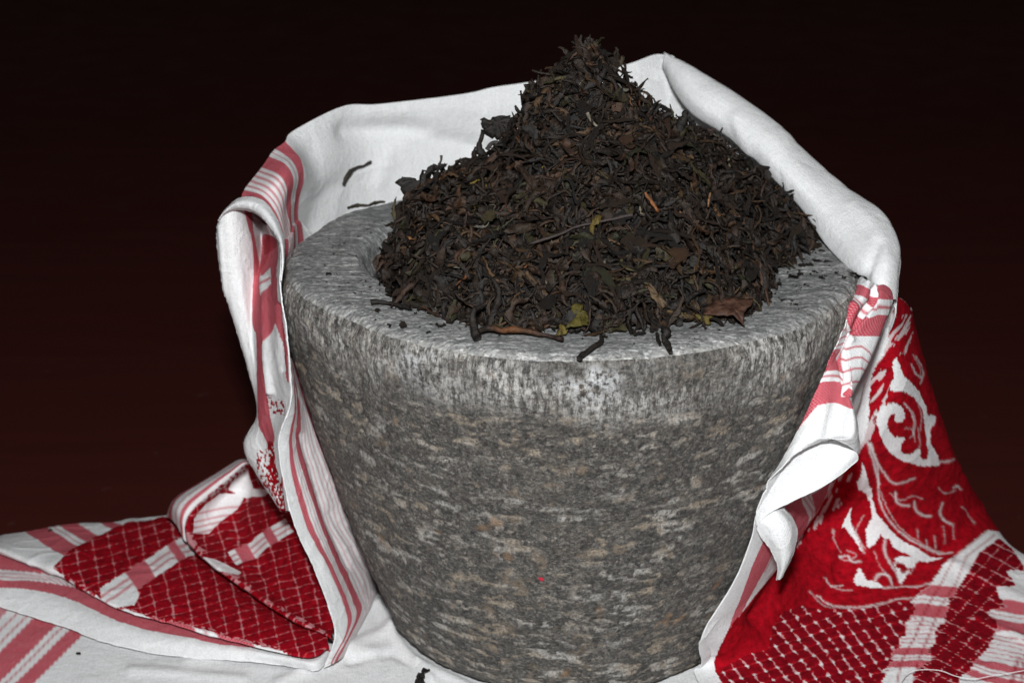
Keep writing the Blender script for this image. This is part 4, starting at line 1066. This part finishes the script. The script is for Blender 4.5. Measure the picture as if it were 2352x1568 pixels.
LANDMARKS = [('long greyish stalk', 1300, 533), ('rust coloured stalk', 1497, 463), ('broad reddish brown leaf', 1680, 700), ('yellow green front leaf', 1330, 722), ('knotted stalk', 1200, 765),
             ('tall hooked leaf', 1568, 300), ('pale twisted tip', 1363, 280), ('crowning leaf', 1355, 110), ('broad curled black leaf', 1140, 292), ('far left rolled leaf', 965, 432),
             ('curved left foot stalk', 1010, 703), ('smooth tan brown leaf', 1515, 680), ('tiny light tan sliver', 1629, 460), ('small pointed leaf', 1665, 345)]
n_ind = 0
while n_ind < 240:
    x, y, h, n = sample_heap(rs)
    if y > HC[1] + .02 or n @ (CAM - np.array([x, y, h])) < .1: continue
    r = rs.rand(); kind = 'wiry' if r < .30 else 'curled' if r < .80 else 'flake'
    L = {'wiry': rs.uniform(.016, .032), 'curled': rs.uniform(.015, .028), 'flake': rs.uniform(.009, .015)}[kind]
    kt, tc = pick_tint(rs)
    if kind == 'flake' and kt in ('rust', 'pale', 'yellow'): kt, tc = 'dark', TINTS['dark'][n_ind % 6]
    if kt in ('rust', 'pale', 'yellow'): L *= .5
    Rm = frame(n, rs, .22); p = np.array([x, y, h]) + n * rs.uniform(.0006, .0022)
    me = leaf_mesh(kind, rs.randint(26), tc)
    qx, qy = proj(p[None]); qx, qy = qx[0], qy[0]
    nm, lx, ly = min(LANDMARKS, key=lambda l: math.hypot(l[1] - qx, l[2] - qy))
    an = math.degrees(math.atan2(ly - qy, qx - lx)) % 360
    dr_ = ['right of', 'above right of', 'above', 'above left of', 'left of', 'below left of', 'below', 'below right of'][int((an + 22.5) // 45) % 8]
    sz = 'long' if L > .022 else 'short' if L < .013 else 'medium'
    put('tea_leaf', me, Rm, L, p, f'{sz} {KW[kind]} {COLW[kt]} tea leaf {dr_} the {nm}', 'tea leaf', 'tea leaves on the surface of the heap')
    n_ind += 1

def bit(px, py, on, L, ang, kind, tint, label, name='tea_fragment', cat='tea fragment', group=None, lift=.0009, vi=None, nrm=(0, 0, 1)):
    p = Z(px, py, on) if not hasattr(on, '__len__') else np.array(on)
    nrm = np.array(nrm, float); a = np.array([math.cos(ang), math.sin(ang), 0]); a = a - nrm * (a @ nrm); a /= np.linalg.norm(a)
    Rm = np.stack([a, np.cross(nrm, a), nrm], 1)
    me = leaf_mesh(kind, rs.randint(26) if vi is None else vi, tint)
    low = min((np.array([v.co for v in me.vertices]) @ (Rm * L).T)[:, 2])
    p = p + np.array([0, 0, -low + lift * .2]) if nrm[2] > .9 else p + nrm * lift
    return put(name, me, Rm, L, p, label, cat, group)
D0, D1 = (.016, .013, .011), (.026, .018, .013)
# crumbs on the rim (traced spots)
right_c = [(1870, 580, 9), (1887, 578, 7), (1875, 600, 14), (1902, 603, 10), (1858, 586, 5), (1845, 612, 10), (1862, 612, 6), (1822, 640, 13), (1838, 632, 8), (1887, 640, 8),
           (1905, 612, 4), (1922, 628, 6), (1895, 636, 4), (1960, 634, 11), (1938, 640, 7), (1800, 690, 8), (1818, 691, 6), (1827, 701, 5), (1856, 658, 3), (1790, 655, 5), (1850, 655, 4), (1870, 625, 5), (1845, 597, 4)]
left_c = [(755, 632, 6), (895, 749, 6), (927, 751, 9), (745, 610, 2.5), (870, 696, 6), (868, 716, 8), (920, 712, 5), (905, 668, 6), (790, 560, 3), (1012, 752, 10), (1035, 742, 8), (985, 765, 5), (1105, 765, 3), (862, 735, 3), (700, 620, 2.5), (800, 650, 2.5), (850, 660, 3)]
front_c = [(1185, 755, 8), (1265, 750, 8), (1325, 763, 9), (1240, 775, 4), (1420, 752, 8), (1470, 770, 12), (1500, 762, 14), (1450, 757, 6), (1560, 745, 7), (1620, 752, 6), (1598, 764, 5), (1388, 775, 7), (1365, 760, 8), (1660, 748, 6), (1700, 728, 7), (1345, 772, 4)]
for lst, lab, grp in ((right_c, 'small dark tea fragment lying on the right side of the stone rim', 'tea crumbs on the right of the rim'),
                      (left_c, 'small dark tea fragment lying on the left side of the stone rim', 'tea crumbs on the left of the rim'),
                      (front_c, 'small dark tea fragment lying on the front of the stone rim', 'tea crumbs on the front of the rim')):
    for (x, y, s_) in lst:
        for kk in range(1 if s_ < 6 else 2):
            bit(x + rs.uniform(-6, 6) * kk, y + rs.uniform(-3, 3) * kk, TOP + .0006, s_ * .00042 * (1.4 if kk == 0 else .6), rs.uniform(0, 3.14), 'flake' if rs.rand() < .7 else 'curled', D0 if rs.rand() < .6 else D1, lab, group=grp)

def stick(name, label, cat, pts, r, tint, on=None, taper=.55, group=None):
    P = np.array(pts, float); n = max(16, len(P) * 6); P = cr(P, n)
    P += np.stack([fbm(P * 260 + k * 11, 2, 200 + k) for k in range(3)], 1) * r[0] * .5
    rad = np.interp(np.linspace(0, 1, n), np.linspace(0, 1, len(r)), r) * (1 + .25 * fbm(P * 700, 2, 33))
    V, F = tube(P, rad, 7)
    # closed ends
    V = np.concatenate([V, P[:1], P[-1:]]); nb = len(V)
    me = bpy.data.meshes.new(name)
    faces = [tuple(f) for f in F] + [(j, (j + 1) % 7, nb - 2) for j in range(7)] + [((n - 1) * 7 + (j + 1) % 7, (n - 1) * 7 + j, nb - 1) for j in range(7)]
    me.from_pydata([tuple(v) for v in V], [], faces); me.materials.append(M_TEA)
    tt = np.asarray(tint, float)
    tc = np.tile(tt[None], (nb, 1)) if tt.ndim == 1 else np.concatenate([np.repeat(cr(tt, n), 7, 0), tt[:1], tt[-1:]])
    a = me.attributes.new('tint', 'FLOAT_COLOR', 'POINT'); a.data.foreach_set('color', np.concatenate([np.clip(tc, 0, 1), np.ones((nb, 1))], 1).ravel().astype(np.float32))
    for p in me.polygons: p.use_smooth = True
    o = obj(name, me); o['label'] = label; o['category'] = cat
    if group: o['group'] = group
    return o
def leafshape(name, label, pts3, tint, thick=.0006, mid=None, cat='tea leaf', sag=0.002, rag=.3):
    """flat dried leaf from an outline of 3-D points: fan with an inner ring, bent and given thickness."""
    P = np.array(pts3, float); n = len(P); c = P.mean(0)
    outl = cr(np.concatenate([P, P[:1]]), 4 * n + 1)[:-1]; m = len(outl)
    outl += np.stack([fbm(outl * 900 + 3 * k, 1, 300 + k) for k in range(3)], 1) * .0013 * max(.25, rag / .3)
    outl += (outl - c) * (fbm(outl * 420, 2, 310)[:, None] * rag)
    rings = []
    for f in (1, .75, .5, .25):
        q = c + (outl - c) * f; q[:, 2] += sag * (1 - f * f) + fbm(q * 300, 2, 44) * .0014; rings.append(q)
    V = np.concatenate(rings + [c[None] + [[0, 0, sag]]])
    F = gridfaces(4, m, True).tolist() + [[3 * m + j, 3 * m + (j + 1) % m, 4 * m] for j in range(m)]
    me = bpy.data.meshes.new(name); me.from_pydata([tuple(v) for v in V], [], F); me.materials.append(M_TEA)
    tc = np.tile(np.array([tint]), (len(V), 1)) * (1 + .5 * fbm(V * 200, 2, 55))[:, None]
    a = me.attributes.new('tint', 'FLOAT_COLOR', 'POINT'); a.data.foreach_set('color', np.concatenate([np.clip(tc, 0, 1), np.ones((len(V), 1))], 1).ravel().astype(np.float32))
    for p in me.polygons: p.use_smooth = True
    o = obj(name, me); o['label'] = label; o['category'] = cat
    md = o.modifiers.new('thickness', 'SOLIDIFY'); md.thickness = thick
    return o
def r3(x, y): return 1320.7 + .29296 * x, 574.2 + .29296 * y
def r2_(x, y): return 803.9 + .26855 * x, 516.8 + .26855 * y
T1 = TOP + .0012
def on_heap(px, py, lift=.002):
    d = ray(px, py)
    for t in np.linspace(.75, 1.15, 900):
        p = CAM + d * t
        if p[2] < heap_h(np.array([p[0]]), np.array([p[1]]))[0] + lift or (p[2] < TOP + lift): return p
    return CAM + d
# reddish brown flat leaf at the right front of the rim
pts = []
for (x, y), z in zip([(1010, 490), (1050, 435), (1120, 398), (1210, 380), (1300, 385), (1390, 400), (1372, 445), (1330, 478), (1318, 520), (1322, 560), (1326, 600), (1296, 568), (1250, 528), (1180, 514), (1100, 510)],
                     [.006, .008, .009, .010, .010, .009, .008, .007, .006, .004, .002, .004, .006, .006, .006]):
    pts.append(Z(*r3(x, y), TOP + z))
leafshape('tea_leaf', 'broad flat reddish brown leaf at the right front of the rim', pts, (.070, .034, .022), sag=.0006, rag=.03)
pts = [Z(*r3(x, y), TOP + z) for (x, y), z in zip([(930, 510), (1000, 490), (1060, 500), (1055, 550), (1030, 582), (980, 555)], [.004, .005, .005, .003, .001, .002])]
leafshape('tea_leaf', 'small yellow leaf tip beside the broad reddish brown leaf', pts, (.11, .08, .018), sag=.001)
pts = [Z(*r3(x, y), TOP + z) for (x, y), z in zip([(720, 470), (800, 480), (880, 500), (940, 515), (930, 545), (860, 555), (780, 540), (730, 510)], [.007, .006, .005, .004, .002, .002, .003, .004])]
leafshape('tea_leaf', 'long olive brown leaf just left of the small yellow leaf tip', pts, (.075, .048, .022), sag=.001)
pts = [on_heap(*r2_(x, y), .005) for x, y in [(1910, 700), (1975, 690), (2010, 760), (2040, 790), (2030, 840), (1960, 870), (1850, 890), (1930, 830), (1960, 780), (1890, 750)]]
leafshape('tea_leaf', 'yellow green leaf at the front centre foot of the heap', pts, (.095, .078, .018), sag=.0015)
pts = [Z(*r2_(x, y), TOP + z) for (x, y), z in zip([(1790, 855), (1830, 880), (1860, 920), (1820, 945), (1780, 950), (1795, 900)], [.003, .003, .002, .001, .001, .002])]
leafshape('tea_leaf', 'little yellow leaf scrap on the rim in front of the heap', pts, (.10, .075, .018), sag=.001)
pts = [on_heap(*r3(x, y), .004) for x, y in [(555, 270), (600, 290), (660, 350), (710, 410), (720, 440), (690, 460), (640, 430), (590, 360)]]
leafshape('tea_leaf', 'smooth tan brown leaf on the lower right front of the heap', pts, (.095, .062, .034), sag=.001)
pts = [on_heap(*p, .0045) for p in [(1356, 530), (1362, 505), (1378, 492), (1380, 505), (1370, 522), (1360, 535)]]
leafshape('tea_leaf', 'slender yellow leaf across the long pale stalk on the heap', pts, (.14, .10, .022), sag=.0008)
# stalks and twigs
stick('tea_stalk', 'long greyish stalk lying across the middle of the heap', 'tea stalk',
      [on_heap(x, y, .0042) for x, y in [(1215, 560), (1280, 540), (1330, 519), (1390, 507), (1452, 493)]], [.0007, .0006, .0006, .0009], (.052, .040, .036))
stick('tea_stalk', 'knotted stalk with an orange patch lying along the front of the rim', 'tea stalk',
      [Z(x, y, T1 + z) for x, y, z in [(1090, 765, .002), (1120, 752, .003), (1150, 758, .0025), (1180, 757, .003), (1215, 762, .002), (1255, 770, .001), (1295, 780, .001)]],
      [.0010, .0014, .0011, .0015, .0012, .0009, .0010], [(.02, .014, .01), (.03, .016, .01), (.12, .045, .015), (.08, .035, .014), (.04, .022, .016), (.035, .02, .016)])
stick('tea_stalk', 'stubby dark curl standing at the left front foot of the heap', 'tea stalk',
      [Z(x, y, T1 + z) for x, y, z in [(1098, 776, .001), (1092, 755, .004), (1086, 730, .009), (1090, 712, .012), (1110, 700, .013)]], [.0022, .0019, .0015, .0013, .0008], D0)
stick('tea_stalk', 'thin dark twig tip hanging forward over the centre of the rim edge', 'tea stalk',
      [Z(1382, 770, T1 + .001), Z(1380, 783, T1 + .001), Z(1365, 796, T1 + .001), Z(1345, 808, T1), Z(1330, 822, T1 - .001)], [.0008, .0012, .0010, .0011, .0013], D0)
stick('tea_stalk', 'dark crooked twig poking over the rim edge right of centre', 'tea stalk',
      [Z(1520, 750, T1 + .004), Z(1532, 762, T1 + .004), Z(1524, 774, T1 + .002), Z(1532, 790, T1), Z(1540, 808, T1 - .0015)], [.0010, .0018, .0014, .0017, .0010], D0)
stick('tea_stalk', 'short straight dark stub just left of the crooked twig', 'tea stalk',
      [Z(1508, 765, T1 + .001), Z(1512, 778, T1), Z(1516, 792, T1 - .0005)], [.0008, .0009, .0007], D0)
stick('tea_stalk', 'thin dark stalk reaching left from the heap onto the rim', 'tea stalk',
      [Z(852, 694, T1 + .001), Z(890, 695, T1 + .001), Z(925, 702, T1 + .001), Z(945, 708, T1 + .001)], [.0013, .0008, .0010, .0009], D0)
stick('tea_stalk', 'curved dark stalk arching at the left front foot of the heap', 'tea stalk',
      [on_heap(x, y, .003) for x, y in [(930, 690), (950, 698), (990, 703), (1020, 700), (1055, 722), (1085, 728)]], [.0008, .0014, .0012, .0010, .0013, .0008], (.022, .018, .013))
stick('tea_stalk', 'rust coloured straight stalk on the right of the heap', 'tea stalk', [on_heap(x, y, .004) for x, y in [(1482, 442), (1494, 462), (1512, 485)]], [.0007, .0009, .0007], (.22, .085, .03))
stick('tea_stalk', 'tiny light tan upright sliver on the right of the heap', 'tea stalk', [on_heap(x, y, .004) for x, y in [(1631, 445), (1628, 460), (1627, 473)]], [.0005, .0006, .0004], (.34, .18, .09))
stick('tea_stalk', 'pale twisted tip high on the front of the heap', 'tea stalk', [on_heap(x, y, .004) for x, y in [(1349, 262), (1360, 280), (1378, 297)]], [.0009, .0007, .0006], (.17, .15, .11))
# leaves sticking out of the outline
def sil(label, pts, r, tint=D0, Yd=0.0): return stick('tea_leaf', label, 'tea leaf', [Y(x, y, Yd) for x, y in pts], r, tint)
pk = [Y(x, y, 0) for x, y in [(1336, 140), (1340, 110), (1345, 85), (1352, 76), (1360, 88), (1374, 92), (1376, 112), (1368, 128), (1362, 148), (1350, 152)]]
leafshape('tea_leaf', 'ragged dark leaf crowning the very top of the heap', pk, D1, sag=0)
pk = [Y(x, y, -.002) for x, y in [(1318, 165), (1318, 128), (1336, 118), (1360, 124), (1378, 130), (1392, 148), (1384, 172), (1350, 185)]]
leafshape('tea_leaf', 'crumpled dark leaf right under the crowning leaf', pk, D0, sag=.002)
sil('thin brownish leaf jutting left just below the peak', [(1276, 152), (1290, 148), (1308, 154), (1330, 160)], [.0012, .0016, .0014, .0014], (.05, .03, .024))
sil('upright leaf tip jutting right just below the peak', [(1400, 172), (1412, 155), (1424, 142), (1432, 130)], [.0016, .0020, .0012, .0010], (.045, .032, .018))
sil('flat dark leaf tip pointing right beside the crowning leaf', [(1385, 138), (1405, 140), (1425, 137)], [.0020, .0014, .0005])
sil('slim dark leaf tip pointing up on the right outline over the white cloth', [(1497, 268), (1510, 250), (1518, 237)], [.0010, .0008, .0006])
sil('short hooked leaf tip on the right outline', [(1520, 275), (1530, 264), (1545, 260)], [.0010, .0014, .0010])
sil('tall hooked twisted leaf rising on the right outline', [(1562, 330), (1560, 300), (1564, 282), (1574, 268), (1572, 258), (1580, 256)], [.0018, .0022, .0022, .0016, .0012, .0008])
pk = [Y(x, y, .012) for x, y in [(1575, 310), (1580, 285), (1590, 295), (1600, 308), (1620, 300), (1640, 297), (1632, 305), (1625, 315), (1610, 325), (1590, 332)]]
leafshape('tea_leaf', 'ragged brown leaf spreading on the right outline over the cloth', pk, (.03, .018, .012), sag=0)
pk = [Y(x, y, .014) for x, y in [(1640, 345), (1645, 328), (1655, 318), (1665, 325), (1672, 345), (1690, 350), (1690, 362), (1660, 365)]]
leafshape('tea_leaf', 'small pointed leaf on the right outline near the rolled cloth', pk, (.028, .018, .012), sag=0)
sil('hooked black leaf reaching left from the heap over the white cloth', [(1110, 378), (1085, 380), (1068, 372), (1062, 374), (1054, 366)], [.0012, .0020, .0022, .0012, .0010], D0, -.004)
pk = [Y(x, y, .0) for x, y in [(1108, 300), (1104, 285), (1120, 276), (1135, 266), (1160, 268), (1180, 280), (1172, 300), (1150, 310), (1130, 318)]]
leafshape('tea_leaf', 'broad curled black leaf on the upper left outline', pk, D0, sag=.002)
sil('arched leaf stem on the left outline under the broad curled leaf', [(1112, 300), (1104, 320), (1102, 345), (1110, 360), (1118, 380)], [.0014, .0010, .0018, .0022, .0026], D0, -.001)
sil('grey leaf arch on the left outline', [(1118, 345), (1130, 328), (1145, 330), (1148, 350)], [.0012, .0010, .0012, .0012], (.04, .036, .034), -.002)
pk = [Y(x, y, .0) for x, y in [(1207, 225), (1204, 195), (1216, 192), (1226, 182), (1238, 190), (1250, 200), (1245, 225), (1225, 240)]]
leafshape('tea_leaf', 'serrated brown leaf on the upper left outline', pk, D1, sag=.002)
pk = [Y(x, y, -.002) for x, y in [(925, 440), (918, 425), (922, 412), (938, 412), (955, 425), (985, 424), (1005, 420), (1010, 445), (975, 455), (950, 452)]]
leafshape('tea_leaf', 'dark rolled leaf at the far left end of the heap', pk, D0, sag=.003)
sil('fine stalk rising against the cloth on the left of the heap', [(1003, 405), (1006, 385), (1012, 370), (1013, 358)], [.0006, .0005, .0006, .0007], (.05, .045, .04), .005)
sil('short bent stalk beside the fine rising stalk', [(1008, 375), (1018, 392), (1030, 402)], [.0008, .0012, .0010], D1, .004)
sil('dark curved leaf hooked over the hollow on the left', [(893, 535), (898, 552), (912, 562), (930, 556), (945, 545)], [.0008, .0016, .0026, .0022, .0018], D0, .028)
# twig caught on the back of the cloth
tw = [Y(x, y, .098 + (x - 790) * .0003) for x, y in [(789, 424), (797, 408), (806, 394), (818, 386), (835, 380), (851, 371)]]
stick('tea_stalk', 'single dark twig clinging to the white cloth left of the heap', 'tea stalk', tw, [.0010, .0013, .0012, .0007, .0005, .0009], (.030, .025, .019))
stick('tea_stalk', 'dark crumbly stem on the back left edge of the rim', 'tea stalk', [Z(x, y, T1 + .002) for x, y in [(800, 478), (820, 472), (845, 472), (862, 466), (885, 464)]], [.0008, .0011, .0007, .0011, .0006], (.035, .028, .018))
# bits on the cloth
pk = [Z(x, y, z) for (x, y), z in zip([(948, 1572), (952, 1556), (962, 1548), (972, 1540), (982, 1536), (978, 1546), (972, 1558), (970, 1574)], [.004, .006, .008, .008, .007, .006, .005, .004])]
leafshape('tea_leaf', 'dark leaf fragment on the white cloth at the mortar foot', pk, D0, sag=.001)
bit(180, 1502, .0035, .0030, .5, 'flake', D0, 'tiny dark crumb on the white cloth at lower left')
bit(116, 1220, .0095, .0030, .5, 'flake', D0, 'tiny dark crumb at the back edge of the left cloth lobe')
bit(132, 1304, .0150, .0036, 1.5, 'flake', D1, 'dark crumb at the left tip of the red patterned lobe')
bit(202, 1338, .0160, .0030, .9, 'flake', D0, 'dark crumb on the front edge of the red patterned lobe')
# fine dust round the foot of the heap
VD, FD, TD = [], [], []; nd = 0
for i in range(420):
    a = rs.uniform(0, 2 * np.pi); rr0 = .100 + abs(rs.normal(0, .012))
    if math.cos(a - math.radians(335)) > .55: rr0 += abs(rs.normal(0, .009))
    x, y = MX + rr0 * math.cos(a), rr0 * math.sin(a)
    if rr0 > .133: continue
    V, F = VAR['flake'][rs.randint(26)]; L = .0006 + .0016 * rs.rand() ** 2.5
    Rm = frame(np.array([0, 0, 1.0]), rs, .15); Vw = (V * L) @ Rm.T; Vw = Vw - [0, 0, Vw[:, 2].min()] + [x, y, TOP + .0003]
    VD.append(Vw); FD.append(F + nd); nd += len(Vw); TD.append(np.tile(np.array([D0]), (len(Vw), 1)))
dust = obj('tea_dust', mesh_from('tea_dust', np.concatenate(VD), np.concatenate(FD), {'tint': np.concatenate(TD)}, smooth=False), M_TEA)
dust['kind'] = 'stuff'; dust['label'] = 'fine dark tea dust sprinkled over the stone rim around the heap'
# red lint on the stone
dd = ray(1243, 1328)
for t_ in np.linspace(.8, 1.1, 3000):
    p = CAM + dd * t_
    if np.hypot(p[0] - MX, p[1] - MY) < wall_r(p[2]) + .0008: break
V, F = tube(np.array([p + [-.0012, -.0004, .0008], p + [0, -.0003, 0], p + [.001, -.0004, -.0006]]), [.0005, .0011, .0006], 6)
lint = obj('lint', mesh_from('lint', V, F), M_LINT); lint['label'] = 'tiny red lint fleck stuck on the front of the stone mortar'; lint['category'] = 'lint'
